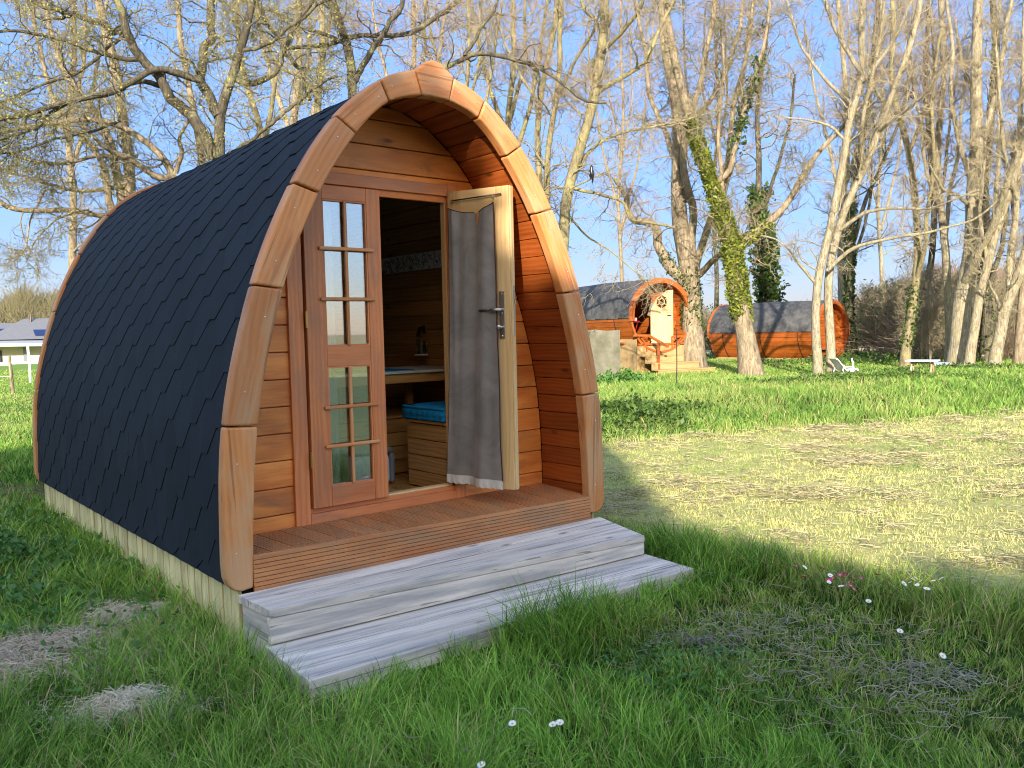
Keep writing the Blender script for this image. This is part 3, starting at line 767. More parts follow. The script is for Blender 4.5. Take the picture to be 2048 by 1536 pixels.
# table with leg
tb = MB()
for k in range(5): tb.box((-.35, 1.15+k*.14, 1.150), (1.09, 1.285+k*.14, 1.168), axis=0)
tbo = tb.build('fixed_table', 'tabletop', None, bevel=.003); tag(tbo, 'narrow table with pale limed top along the pod back, holding the lantern', 'table')
mb = MB(); mb.box((-.34, 1.17, 1.085), (1.07, 1.192, 1.149), axis=0); mb.build('apron', 'bench', tbo, bevel=.002)
for x in (.74, .15): mb = MB(); mb.box((x, 1.50, .834), (x+.05, 1.54, 1.149), axis=2); mb.build('leg', 'bench', tbo, bevel=.002)
mb = MB(); mb.box((.10, 1.22, 1.1685), (.62, 1.56, 1.173)); tag(mb.build('place_mat', 'bluemat', None), 'flat blue mat lying on the table beside the lantern', 'table mat')
lp = hit(845, 729, 2, 1.169); lx, ly = float(lp[0]), float(lp[1])
lx, ly = 1.005, 1.70; MAT['lanternblack'] = plain('satin_black_metal', (.09, .09, .10), .22, .9)
lan = empty('lantern', (lx, ly, 1.169), 'black camping lantern with clear chamber standing on the pod table', 'lantern')
mb = MB(); mb.lathe((lx, ly, 1.169), [(.0, 0), (.058, 0), (.060, .01), (.056, .03), (.056, .075), (.060, .085), (.0, .085)], 24); mb.build('base', MAT['lanternblack'], lan, smooth=False)
mb = MB(); mb.lathe((lx, ly, 1.254), [(.056, 0), (.057, .006), (.050, .010), (0, .010)], 24); mb.build('collar', 'white', lan)
mb = MB(); mb.lathe((lx, ly, 1.262), [(.043, 0), (.043, .105)], 20); mb.build('chamber', 'clear', lan, smooth=True)
mb = MB()
for k in range(6): a = k*math.pi/3; mb.tube([(lx+.047*math.cos(a), ly+.047*math.sin(a), 1.262), (lx+.047*math.cos(a), ly+.047*math.sin(a), 1.37)], .0028, 6)
mb.lathe((lx, ly, 1.264), [(.012, 0), (.012, .09), (0, .09)], 10); mb.build('guard_rod', 'steel', lan)
mb = MB(); mb.lathe((lx, ly, 1.366), [(0, 0), (.054, 0), (.056, .012), (.050, .028), (.040, .045), (.036, .060), (.022, .070), (0, .072)], 24)
mb.tube([(lx-.03, ly, 1.40), (lx-.02, ly-.02, 1.465), (lx+.012, ly-.02, 1.475), (lx+.03, ly, 1.43)], .013, 8); mb.build('cap', MAT['lanternblack'], lan)
# portable toilet seen through the lower panes
tx = empty('portable_toilet', (.21, 1.25, .40), 'white and grey portable toilet on the floor inside the pod', 'portable toilet')
def rbox(x0, x1, y0, y1, z0, z1, r, mat, nm, root):
    mb = MB(); mb.box((x0, y0, z0), (x1, y1, z1)); return mb.build(nm, mat, root, bevel=r, seg=4)
rbox(.03, .335, 1.10, 1.42, .402, .62, .045, 'white', 'tank', tx); rbox(.337, .375, 1.12, 1.40, .42, .62, .015, 'greyplastic', 'side_panel', tx)
rbox(.05, .355, 1.11, 1.41, .622, .665, .02, 'greyplastic', 'lid', tx)
rbox(-.25, .20, 1.62, 1.86, .834, 1.0, .05, 'black', 'tmp', None)  # black block added where only dark shadow lies under the table
ob = bpy.data.objects['tmp']; ob.name = 'shadow_block'; tag(ob, 'rounded black block standing in for the shadow under the pod table', 'shadow block')
# patterned frieze on the right inside wall
fz = MB(); zf0, zf1 = 1.895, 2.01
xw = lambda z: xin(z)-.004
fz.hexa([(xw(zf0)-.004, .62, zf0), (xw(zf0)-.004, 3.9, zf0), (xw(zf0), 3.9, zf0), (xw(zf0), .62, zf0)], [(xw(zf1)-.004, .62, zf1), (xw(zf1)-.004, 3.9, zf1), (xw(zf1), 3.9, zf1), (xw(zf1), .62, zf1)], 0)
fr_ = fz.build('frieze', 'white', pod)
pm = MB(); random.seed(21); y = .7; t_ = Vector((xw(zf1)-xw(zf0), 0, zf1-zf0)).normalized()
def fp(y, s): q = Vector((xw(zf0)-.006, y, zf0))+t_*s; return q
while y < 3.8:
    for r_ in range(3):
        s = random.uniform(.015, .10); yy = y+random.uniform(-.03, .03); a = random.uniform(0, 6.28); P = []
        for k in range(9):
            a += random.uniform(-.2, 1.1); yy += .010*math.cos(a); s = min(max(s+.010*math.sin(a), .006), .118); P.append(fp(yy, s))
        pm.tube(P, .0018, 4, mi=random.choice((0, 0, 0, 1)))
    y += .045
random.seed(9)
pm.build('flower_pattern', [plain('ink_print', (.03, .035, .05), .8), plain('blue_print', (.08, .16, .25), .8)], fr_)
mb = MB(); V = []                          # pale net curtain strip behind the closed leaf
for k in range(8): mb.add([(-.452+k*.011, .53+.006*(k % 2), .58), (-.441+k*.011, .53+.006*((k+1) % 2), .58), (-.441+k*.011, .53+.006*((k+1) % 2), 2.17), (-.452+k*.011, .53+.006*(k % 2), 2.17)], [(0, 1, 2, 3)])
tag(mb.build('net_curtain', plain('white_net', (.55, .56, .56), .9), None), 'narrow white net curtain behind the closed glazed door leaf', 'curtain')

# ------------------------------------------------------------------ the two grey steps
st = empty('wooden_steps', (0, -.4, 0), 'two weathered grey timber steps in front of the pod porch', 'steps')
def plank4(a, b, c, e, th, mat='grey', root=None, name='tread_board', up=True, n_=1, drop=0):
    """a,b front edge left/right; c,e back edge right/left, split into n_ boards front to back"""
    A, B_, C_, E_ = [Vector(q) for q in (a, b, c, e)]
    for k in range(n_):
        t0, t1 = k/n_+.009*(k > 0), (k+1)/n_-.009*(k < n_-1)
        f0, f1 = A.lerp(E_, t0), B_.lerp(C_, t0); g0, g1 = A.lerp(E_, t1), B_.lerp(C_, t1)
        dn = Vector((0, 0, -th)); mb = MB()
        mb.hexa([f0+dn, f1+dn, g1+dn, g0+dn], [f0, f1, g1, g0], 0)
        for sx in (.03, .27, .52, .76, .97):      # screws, two to a board
            for sy in (.3, .7):
                q = f0.lerp(f1, sx+random.uniform(-.003, .003)).lerp(g0.lerp(g1, sx), sy); mb.tube([q-Vector((0, 0, .004)), q+Vector((0, 0, .0008))], .0042, 7, mi=1)
        mb.build(name, [mat, 'darksteel'], root, bevel=.006, seg=2)
TH = .036
a1, b1_, c1, e1 = (-1.196, -.335, .247), (1.150, -.425, .176), (1.185, -.018, .222), (-1.205, -.018, .243)
plank4(a1, b1_, c1, e1, TH, root=st, n_=3)
def riser(a, b, top_a, top_b, bot_a, bot_b, root, back=.03):
    mb = MB(); A = Vector(a); B_ = Vector(b); d_ = Vector((0, back, 0))
    mb.hexa([(A.x, A.y, bot_a), (B_.x, B_.y, bot_b), (B_.x, B_.y+back, bot_b), (A.x, A.y+back, bot_a)],
            [(A.x, A.y, top_a), (B_.x, B_.y, top_b), (B_.x, B_.y+back, top_b), (A.x, A.y+back, top_a)], 0)
    mb.build('riser_board', 'grey', root, bevel=.005, seg=2)
riser((-1.196, -.333), (1.150, -.423), .247-TH-.003, .176-TH-.003, .090, .062, st)
a2, b2, c2, e2 = (-1.235, -.775, .080), (1.150, -.790, .050), (1.175, -.395, .056), (-1.213, -.305, .085)
plank4(a2, b2, c2, e2, TH, root=st, n_=3)
riser((-1.235, -.773), (1.150, -.788), .080-TH-.003, .050-TH-.003, -.09, -.10, st)
for sx, xx in ((-1, -1.19), (1, 1.14)):
    mb = MB()
    mb.hexa([(xx, -.30, -.1), (xx+.03, -.30, -.1), (xx+.03, -.02, -.1), (xx, -.02, -.1)], [(xx, -.30, .165 if sx > 0 else .205), (xx+.03, -.30, .165 if sx > 0 else .205), (xx+.03, -.02, .18 if sx > 0 else .2), (xx, -.02, .18 if sx > 0 else .2)], 1)
    mb.hexa([(xx-.02*(sx < 0), -.74, -.1), (xx+.03, -.74, -.1), (xx+.03, -.31, -.1), (xx-.02*(sx < 0), -.31, -.1)], [(xx-.02*(sx < 0), -.74, .008 if sx > 0 else .04), (xx+.03, -.74, .008 if sx > 0 else .04), (xx+.03, -.31, .014 if sx > 0 else .042), (xx-.02*(sx < 0), -.31, .014 if sx > 0 else .042)], 1)
    mb.build('side_board', 'grey', st, bevel=.003)
# ------------------------------------------------------------------ barrel cabins
def barrel(origin, back_az, R, L, nm, label, porch, roof_lo, straps):
    a = math.radians(back_az); bk = Vector((math.cos(a), math.sin(a), 0)); rt = Vector((math.sin(a), -math.cos(a), 0))
    O = Vector(origin)                    # centre of the front disc
    T = Matrix(((rt.x, bk.x, 0, O.x), (rt.y, bk.y, 0, O.y), (0, 0, 1, O.z), (0, 0, 0, 1)))
    root = empty(nm, (O.x, O.y, O.z-R), label, 'barrel cabin')
    def bulge(t): return 1+.035*math.sin(math.pi*min(max(t, 0), 1))
    def pt(r, th, y): return T @ Vector((r*math.sin(th), y, r*math.cos(th)))
    # plank shell, outside planks and inside of the porch
    mb = MB(); N = 44
    for k in range(N):
        t0, t1 = 2*math.pi*k/N+.006, 2*math.pi*(k+1)/N-.006
        rr_ = random.random()
        for q in range(8):
            y0, y1 = L*q/8, L*(q+1)/8; b0, b1 = R*bulge(y0/L), R*bulge(y1/L)
            A = [pt(b0, t0, y0), pt(b0, t1, y0), pt(b1, t1, y1), pt(b1, t0, y1)]; B = [pt(b0-.045, t0, y0), pt(b0-.045, t1, y0), pt(b1-.045, t1, y1), pt(b1-.045, t0, y1)]
            mb.hexa(B, A, 1, rnd=rr_)
    mb.build('plank_shell', 'barrel', root)
    mb = MB(); N = 40; lo = roof_lo
    rows = [(-lo+2*lo*k/N) for k in range(N+1)]; ny_ = 12; vs = []; fs = []
    for j in range(ny_+1):
        for th in rows:
            w = .006*math.sin(th*9+j*1.3)+.004*math.sin(j*2.1)
            vs.append(tuple(pt(R*bulge(j/ny_)+.022+w, th, -.02+(L+.04)*j/ny_)))
    for j in range(ny_):
        for k in range(N): q = j*(N+1)+k; fs.append((q, q+1, q+N+2, q+N+1))
    b0 = len(vs)                          # lower hem gives the felt a thickness
    mb.add(vs, fs)
    for sgn in (-1, 1):
        for q in range(8):
            y0, y1 = -.02+(L+.02)*q/8, -.02+(L+.02)*(q+1)/8; b0, b1 = R*bulge(y0/L), R*bulge(y1/L)
            mb.hexa([pt(b0+.002, sgn*lo, y0), pt(b0+.002, sgn*(lo+.02), y0), pt(b1+.002, sgn*(lo+.02), y1), pt(b1+.002, sgn*lo, y1)],
                    [pt(b0+.03, sgn*lo, y0), pt(b0+.03, sgn*(lo+.02), y0), pt(b1+.03, sgn*(lo+.02), y1), pt(b1+.03, sgn*lo, y1)], 1)
    mb.build('felt_roof', 'felt', root, smooth=True)
    def ring(r0, r1, th0, th1, y0, y1, n_, name):
        for k in range(n_):
            s0, s1 = th0+(th1-th0)*k/n_+.003, th0+(th1-th0)*(k+1)/n_-.003; m_ = 5; mb = MB(); vs = []
            for q in range(m_+1):
                th = s0+(s1-s0)*q/m_
                vs += [tuple(pt(r0, th, y0)), tuple(pt(r1, th, y0)), tuple(pt(r1, th, y1)), tuple(pt(r0, th, y1))]
            fs = [[0, 1, 2, 3], [4*m_+3, 4*m_+2, 4*m_+1, 4*m_]]
            for q in range(m_):
                for c in range(4): d_ = (c+1) % 4; fs.append([4*q+c, 4*q+4+c, 4*q+4+d_, 4*q+d_])
            mb.add(vs, fs, [(v[2], v[0], v[1]) for v in vs]); mb.build(name, 'barreltrim', root)
    ring(R-.10, R+.055, -1.70, 1.70, -.06, 0.03, 7, 'arch_rim'); ring(R-.05, R+.012, 1.72, 2*math.pi-1.72, -.03, .02, 5, 'lower_rim')
    ring(R-.10, R+.055, -1.70, 1.70, L-.03, L+.06, 7, 'arch_rim')
    for y in straps:
        mb = MB(); mb.tube([pt(R*bulge(y/L)+.008, th, y) for th in np.linspace(lo, 2*math.pi-lo, 30)], .014, 5); mb.build('steel_strap', 'darksteel', root)
    def disc(y, y1, mat, name, clip=None):
        mb = MB(); z = -R+.05; st = .115
        while z < R-.06:
            e = z+st-.006
            x0_ = math.sqrt(max(.0, (R-.05)**2-max(abs(z), abs(e))**2))
            segs = [(-x0_, x0_)]
            if clip and z > clip[2]-.05 and e < clip[3]: segs = [(-x0_, clip[0]), (clip[1], x0_)]
            for s0, s1 in segs:
                if s1-s0 > .02: mb.box((s0, y, z), (s1, y1, e), M=T, axis=0)
            z += st
        mb.build(name, mat, root)
    return root, T, pt, disc
O1 = atd(1322, 632, 26.7)
rb, T1, pt1, disc1 = barrel(O1, 76, 1.13, 5.2, 'barrel_cabin', 'orange barrel cabin with porch rail and pale open door with hexagon window', .6, 1.60, (.9, 4.2))
disc1(.62, .66, 'barrel', 'front_wall', (-.72, .12, -.95, .70)); disc1(5.1, 5.14, 'barrel', 'rear_wall')
mb = MB(); mb.box((-1.0, .66, -.86), (1.0, 5.1, -.80), M=T1, axis=1); mb.box((-.86, -.03, -.90), (.86, .62, -.84), M=T1); mb.build('floor', 'barrel', rb)
mb = MB(); mb.box((-.80, .60, -.86), (-.72, .69, .72), M=T1, axis=2); mb.build('door_post', 'barreltrim', rb)
mb = MB(); mb.box((.12, .60, -.86), (.20, .69, .72), M=T1, axis=2); mb.build('door_post', 'barreltrim', rb)
# door, free edge on the right, opened towards us
def inplane(px, py, y):                   # barrel-local x,z of a pixel on the plane local y = const
    n_ = T1.to_3x3() @ Vector((0, 1, 0)); P0 = T1 @ Vector((0, y, 0)); v = Vector(ray(px, py)); c = Vector(CAM)
    t = (P0-c).dot(n_)/v.dot(n_); q = T1.inverted() @ (c+v*t); return q.x, q.z
dx0, dzb = inplane(1304, 699, .25); dx1, dzt = inplane(1343, 580, .10)
Td = T1 @ Matrix.Translation((dx0, .30, 0)) @ Matrix.Rotation(math.radians(-22), 4, 'Z')
wd = (dx1-dx0)/math.cos(math.radians(22))
hexc = (wd*.50, .45); hr = .215
def hexpt(r, k): a = math.pi/2+k*math.pi/3; return (hexc[0]+r*.86*math.cos(a), hexc[1]+r*math.sin(a)*1.05)
outl = [(0, dzb+.02), (wd, dzb+.02), (wd, dzt), (wd*.70, dzt-.02), (wd*.22, dzt-.32), (0, dzt-.62)]
# door built as a frame of pieces round the hexagonal hole (fan of quads between hole and outline)
mb = MB(); ring_o = []
def rayout(k, m=6):
    a = math.pi/2+k*math.pi/3; dx_, dz_ = math.cos(a), math.sin(a); best = 9
    for i in range(len(outl)):
        (x0, z0), (x1, z1) = outl[i], outl[(i+1) % len(outl)]
        den = dx_*(z1-z0)-dz_*(x1-x0)
        if abs(den) < 1e-9: continue
        t = ((x0-hexc[0])*(z1-z0)-(z0-hexc[1])*(x1-x0))/den; u = ((x0-hexc[0])*dz_-(z0-hexc[1])*dx_)/den
        if t > 0 and -1e-6 <= u <= 1+1e-6: best = min(best, t)
    return (hexc[0]+dx_*best, hexc[1]+dz_*best)
inner = [hexpt(hr, k) for k in range(6)]; out_ = [rayout(k) for k in range(6)]
def angp(q): return math.atan2(q[1]-hexc[1], q[0]-hexc[0]) % (2*math.pi)
for k in range(6):
    a0 = angp(out_[k]); a1 = angp(out_[(k+1) % 6]); span = (a1-a0) % (2*math.pi)
    cs = sorted([((angp(c)-a0) % (2*math.pi), c) for c in outl if 1e-4 < (angp(c)-a0) % (2*math.pi) < span-1e-4])
    poly = [inner[k], out_[k]]+[c for _, c in cs]+[out_[(k+1) % 6], inner[(k+1) % 6]]
    mb.prism(poly, .045, Td, ax=(0, 1), rnd=.5)
bd = mb.build('door', 'pale', rb); tag(bd, 'pale raw pine door with hexagonal window')
mb = MB(); mb.prism([hexpt(hr, k) for k in range(6)], .006, Td @ Matrix.Translation((0, .02, 0))); mb.build('pane', 'glass', bd)
mb = MB()
for k in range(6):
    p0, p1 = hexpt(hr*.50, k), hexpt(hr*.50, k+1); q0 = hexpt(hr, k)
    mb.tube([Td @ Vector((p0[0], .0, p0[1])), Td @ Vector((p1[0], .0, p1[1]))], .012, 5)
    mb.tube([Td @ Vector((p0[0], .0, p0[1])), Td @ Vector((q0[0], .0, q0[1]))], .012, 5)
mb.build('glazing_bar', 'pale', bd)
mb = MB(); mb.box((wd-.10, -.012, -.13), (wd-.05, 0, .16), M=Td); mb.build('lock_plate', 'steel', bd)
mb = MB(); mb.tube([Td @ Vector(q) for q in ((wd-.075, 0, .02), (wd-.075, -.06, .02), (wd-.2, -.06, .02))], .012, 6); mb.build('door_handle', 'darksteel', bd)
mb = MB(); q = [inplane(1250+a/6.98, 560+b/6.98, .40) for a, b in ((360, 330), (440, 290), (445, 470), (400, 535), (310, 495))]
mb.prism([(x, z) for x, z in q][::-1], .06, T1 @ Matrix.Translation((0, .36, 0))); tag(mb.build('curtain', 'velvet', None, bevel=.02), 'small grey curtain gathered beside the barrel cabin hexagon window', 'curtain')
# things inside: red table and white cup-like item
rt_ = empty('folding_table', T1 @ Vector((-.42, 1.1, -.80)), 'small red folding table just inside the barrel cabin doorway', 'table')
mb = MB(); mb.box((-.70, .95, -.16), (-.14, 1.35, -.13), M=T1); mb.build('table_top', 'red', rt_)
for x in (-.66, -.18): mb = MB(); mb.tube([T1 @ Vector((x, 1.0, -.15)), T1 @ Vector((x, 1.3, -.80))], .014, 5); mb.build('leg', 'red', rt_)
mb = MB(); mb.box((-.33, 1.0, -.128), (-.20, 1.1, -.02), M=T1); tag(mb.build('white_jug', 'white', None, bevel=.02), 'small white jug standing on the red table in the barrel cabin', 'jug')
# porch rail parts and braces
def lr(px, py, y): x, z = inplane(px, py, y); return T1 @ Vector((x, y, z))
def z7(a, b): return 1250+a/6.98, 560+b/6.98
mb = MB()
mb.tube([lr(*z7(120, 775), -.1), lr(*z7(330, 775), -.1)], .045, 4); mb.build('porch_rail', 'barreltrim', rb)
for a, b in (((215, 800), (300, 905)), ((300, 890), (300, 1000)), ((375, 800), (300, 905)), ((655, 790), (655, 960)), ((720, 790), (660, 870)), ((800, 790), (660, 960)), ((655, 785), (820, 785))):
    mb = MB(); mb.tube([lr(*z7(*a), 0.0), lr(*z7(*b), 0.0)], .028, 4); mb.build('porch_brace', 'barreltrim', rb)
rail = empty('handrail', lr(*z7(470, 1225), -.7), 'orange timber stair handrail on one post beside the barrel cabin steps', 'handrail')
mb = MB(); mb.tube([lr(*z7(330, 775), -.15), lr(*z7(600, 930), -1.15)], .05, 4); mb.build('rail', 'barreltrim', rail)
mb = MB(); mb.tube([lr(*z7(470, 860), -.65), lr(*z7(470, 1300), -.65)], .045, 4); mb.build('post', 'barreltrim', rail)
stp = empty('timber_stairs', T1 @ Vector((.2, -.6, -1.74)), 'three pale new timber steps up to the barrel cabin porch', 'steps')
for k, (zz_, xr_) in enumerate(((-1.22, .62), (-1.42, .95), (-1.62, 1.30))):
    mb = MB(); mb.box((-.85, -.35-.33*k, zz_-.03), (xr_, -.02-.33*k, zz_), M=T1, axis=0); mb.build('tread_board', 'newpine', stp)
    mb = MB(); mb.box((-.84, -.33-.33*k, zz_-.24), (xr_-.02, -.30-.33*k, zz_-.031), M=T1, axis=0); mb.box((xr_-.04, -.30-.33*k, -1.85), (xr_-.01, .2, zz_-.031), M=T1, axis=1); mb.build('riser_board', 'newpine', stp)
mb = MB(); x = 0.0
for k in range(40): mb.box((-.92, .02+k*.125, -1.85), (-.90, .14+k*.125, -.70), M=T1, axis=2)
for k in range(15): mb.box((-.92+k*.125, .0, -1.85), (-.80+k*.125, .02, -.92), M=T1, axis=2)
mb.build('base_skirting', 'newpine', rb)

O2 = atd(1664, 664, 35.0)
rb2, T2, pt2, disc2 = barrel(O2, 90, 1.20, 4.9, 'barrel_cabin', 'orange barrel cabin standing behind the paired grey trunks, its round front at the right', .6, 1.52, (.75, 2.4, 4.2))
disc2(.30, .34, 'barrel', 'front_wall', (-.35, .35, -.95, -.62)); disc2(4.8, 4.84, 'barrel', 'rear_wall')
mb = MB(); mb.box((-.9, -.02, -.86), (.9, .42, -.80), M=T2); mb.build('floor', 'barrel', rb2)
for a, b in (((-.85, -.60), (-.45, -.60)), ((.45, -.60), (.95, -.60)), ((.45, -.6), (.45, -1.0)), ((.85, -.6), (.5, -.95)), ((.65, -.6), (.5, -.78))):
    mb = MB(); mb.tube([T2 @ Vector((a[0], 0, a[1])), T2 @ Vector((b[0], 0, b[1]))], .03, 4); mb.build('porch_brace', 'barreltrim', rb2)
mb = MB(); mb.box((-.8, .1, -1.6), (.8, 4.8, -1.0), M=T2, axis=1); mb.build('base_skirting', 'newpine', rb2)

# concrete slab wall, stake, chair, table, sheet
P_ = atd(1241, 742, 22.5); Q_ = atd(1120, 742, 23.5); a = Vector((P_[0], P_[1], -.2)); b = Vector((Q_[0], Q_[1], -.2)); th = Vector((.12, .16, 0))
mb = MB(); prev = None; zt = [1.38, 1.36, 1.40, 1.37, 1.42, 1.38]
for k in range(5):
    u0, u1 = a.lerp(b, k/5), a.lerp(b, (k+1)/5)
    mb.hexa([u0, u0+th, u1+th, u1], [Vector((u.x, u.y, z)) for u, z in ((u0, zt[k]), (u0+th, zt[k]), (u1+th, zt[k+1]), (u1, zt[k+1]))])
w_ = mb.build('concrete_wall', 'concrete', None); tag(w_, 'stained grey concrete slab wall in front of the barrel cabin side', 'wall')
bmw = bmesh.new(); bmw.from_mesh(w_.data); bmesh.ops.remove_doubles(bmw, verts=bmw.verts, dist=.001); bmw.to_mesh(w_.data); bmw.free()
s_ = atd(1353, 775, 17.5); mb = MB(); z0_ = float(Hgt(s_[0], s_[1]))-.1; t_ = atd(1353, 658, 17.5)
mb.tube([(s_[0], s_[1], z0_), (s_[0]+.02, s_[1], .7), (t_[0], t_[1], t_[2])], .012, 6); tag(mb.build('metal_stake', 'darksteel', None), 'thin dark metal stake standing in the grass before the barrel cabin stairs', 'stake')
def frame_at(px, D, z=None, face=0):
    p_ = atd(px, 740, D); zz_ = float(Hgt(p_[0], p_[1])) if z is None else z
    az_ = math.atan2(p_[1]-CAM[1], p_[0]-CAM[0])+math.radians(face)
    r_ = (math.sin(az_), -math.cos(az_)); f_ = (math.cos(az_), math.sin(az_))
    return Matrix(((r_[0], f_[0], 0, p_[0]), (r_[1], f_[1], 0, p_[1]), (0, 0, 1, zz_), (0, 0, 0, 1)))
Tc = frame_at(1686, 23.5, .10, 25)
ch = empty('lounge_chair', Tc.to_translation(), 'white plastic reclining garden chair on the grass near the grey trunks', 'chair')
mb = MB()
def slab(mb, pts, w, t):                  # bent sheet of width w along local y
    for i in range(len(pts)-1):
        (x0, z0), (x1, z1) = pts[i], pts[i+1]
        mb.hexa([Tc @ Vector(q) for q in ((x0, -w/2, z0-t), (x1, -w/2, z1-t), (x1, w/2, z1-t), (x0, w/2, z0-t))],
                [Tc @ Vector(q) for q in ((x0, -w/2, z0), (x1, -w/2, z1), (x1, w/2, z1), (x0, w/2, z0))])
slab(mb, [(-.30, .44), (-.25, .42), (-.02, .14)], .5, .04); mb.build('backrest', 'white', ch, bevel=.008)
mb = MB(); slab(mb, [(-.02, .14), (.16, .11), (.34, .15)], .52, .05); mb.build('seat', 'white', ch, bevel=.008)
for sy in (-.25, .25):
    mb = MB(); mb.tube([Tc @ Vector(q) for q in ((-.16, sy, -.12), (-.10, sy, .20), (.14, sy, .20), (.22, sy, -.12))], .02, 6); mb.build('arm_leg', 'white', ch)
mb = MB(); mb.tube([Tc @ Vector(q) for q in ((.36, .1, -.05), (.30, .1, .32), (.28, .1, .40))], .022, 6); mb.build('leg_rest', 'white', ch)
Tt = frame_at(1845, 21.7, -.02, -8)
tb_ = empty('trestle_table', Tt.to_translation(), 'white topped table on rusty trestle legs at the wood edge', 'table')
topz = .52; mb = MB(); mb.box((-.34, -.25, topz), (.34, .25, topz+.035), M=Tt); mb.build('table_top', 'white', tb_, bevel=.008)
MAT['rust'] = wood('rusty_leg', (.42, .22, .10), (.16, .08, .04), .7, 0, .3, wear=(.5, .45, .35))
for sx in (-.22, .20):
    for sy in (-1, 1):
        mb = MB(); mb.tube([Tt @ Vector((sx, sy*.05, topz)), Tt @ Vector((sx+.03*sy, sy*.24, -.1))], .022, 6); mb.build('leg', 'rust', tb_)
Ts = frame_at(1882, 27.0, None, 0); mb = MB()
mb.hexa([Ts @ Vector(q) for q in ((-.30, -.6, -.1), (.28, -.6, -.1), (.28, .5, -.1), (-.30, .5, -.1))], [Ts @ Vector(q) for q in ((-.26, -.5, .16), (.25, -.5, .12), (.25, .4, .20), (-.26, .4, .22))])
tag(mb.build('ground_sheet', plain('pale_blue_sheet', (.50, .58, .68), .4), None, bevel=.03), 'pale blue sheet lying low on the ground behind the trestle table', 'ground sheet')

# ------------------------------------------------------------------ house on the left
HD = 118.0; hp = atd(11, 712, HD); haz = math.atan2(hp[1]-CAM[1], hp[0]-CAM[0])-.12
Th = Matrix(((math.sin(haz), math.cos(haz), 0, hp[0]), (-math.cos(haz), math.sin(haz), 0, hp[1]), (0, 0, 1, -.95), (0, 0, 0, 1)))
hs_ = empty('bungalow', Th.to_translation(), 'low white bungalow with slate hip roofs, solar panel and wide canopy beyond the meadow', 'house')
MAT['slate'] = plain('slate_roof', (.13, .135, .15), .6, 0, .2, 3)
MAT['render'] = plain('cream_render', (.50, .47, .43), .8, 0, .05)
MAT['metalroof'] = plain('pale_metal_roof', (.34, .36, .38), .5, 0, .08, 1)
MAT['solar'] = plain('solar_glass', (.015, .03, .10), .15)
MAT['darkglass'] = plain('dark_window', (.04, .06, .07), .08)
def hb(name, mat, lo, hi, root=hs_, bev=0): mb = MB(); mb.box(lo, hi, M=Th); return mb.build(name, mat, root, bevel=bev)
hb('wall', 'render', (-14, 0, -1), (8, 8, 2.2))
hb('wall', MAT['white'], (8, 1.5, -1), (12, 8, 2.2))
def hip(x0, x1, y0, y1, z0, zr, inset, name='roof'):
    mb = MB(); a_ = [Th @ Vector(q) for q in ((x0, y0, z0), (x1, y0, z0), (x1, y1, z0), (x0, y1, z0), (x0+inset, (y0+y1)/2, zr), (x1-inset, (y0+y1)/2, zr))]
    mb.add([tuple(v) for v in a_], [(0, 1, 5, 4), (1, 2, 5), (2, 3, 4, 5), (3, 0, 4), (3, 2, 1, 0)]); return mb.build(name, 'slate', hs_)
r1 = hip(-2.5, 11.5, 2, 11, 2.6, 5.25, 4.0); r2 = hip(-15, 3.5, 3, 12, 2.55, 4.75, 3.0)
mb = MB()
mb.hexa([Th @ Vector(q) for q in ((3.0, 3.0, 3.0), (6.8, 3.0, 3.0), (6.5, 4.0, 3.5), (2.7, 4.0, 3.5))], [Th @ Vector(q) for q in ((3.0, 2.55, 3.08), (6.8, 2.55, 3.08), (6.5, 3.75, 3.80), (2.7, 3.75, 3.80))])
mb.build('solar_panel', 'solar', hs_)
mb = MB(); mb.hexa([Th @ Vector(q) for q in ((-3.4, 4.6, 3.0), (-.2, 4.6, 3.0), (-.4, 5.6, 3.6), (-3.0, 5.6, 3.6))], [Th @ Vector(q) for q in ((-3.4, 4.2, 3.1), (-.2, 4.2, 3.1), (-.4, 5.6, 4.0), (-3.0, 5.6, 4.0))]); mb.build('solar_panel', 'solar', hs_)
mb = MB(); mb.tube([Th @ Vector((2.3, 5.8, 4.4)), Th @ Vector((2.3, 5.8, 6.0))], .12, 8); mb.build('chimney_pipe', 'darksteel', hs_)
mb = MB(); mb.hexa([Th @ Vector(q) for q in ((-16, -3, 1.95), (9.5, -3, 1.70), (9.5, 4, 2.35), (-16, 4, 2.5))], [Th @ Vector(q) for q in ((-16, -3, 2.15), (9.5, -3, 1.92), (9.5, 4, 2.55), (-16, 4, 2.9))]); mb.build('canopy_roof', 'metalroof', hs_)
mb = MB(); mb.hexa([Th @ Vector(q) for q in ((-16, -3.1, 2.1), (9.6, -3.1, 1.88), (9.6, -3.0, 1.88), (-16, -3.0, 2.1))], [Th @ Vector(q) for q in ((-16, -3.1, 2.3), (9.6, -3.1, 2.05), (9.6, -3.0, 2.05), (-16, -3.0, 2.3))]); mb.build('fascia', 'white', hs_)
w1 = hb('window', 'black', (-9, -.08, -.75), (-.35, 0, 1.35)); hb('pane', 'darkglass', (-8.85, -.12, -.7), (-3.05, -.07, 1.22), w1); hb('pane', 'darkglass', (-2.9, -.12, -.7), (-.5, -.07, 1.22), w1)
w2 = hb('window', 'darkglass', (5.1, -.06, -.9), (6.4, 0, 1.3))
hb('canopy_post', 'white', (2.55, -2.9, -1), (2.8, -2.65, 1.8)); hb('grey_pillar', 'greyplastic', (1.9, -.3, -1), (2.4, 0, 1.8))
for k, (x, s) in enumerate(((.2, 1.0), (1.1, 1.3), (5.0, .9), (6.2, 1.1))):
    pass
gw = empty('garden_wall', Th @ Vector((-4, -9, -.6)), 'long low white garden wall in front of the bungalow', 'wall')
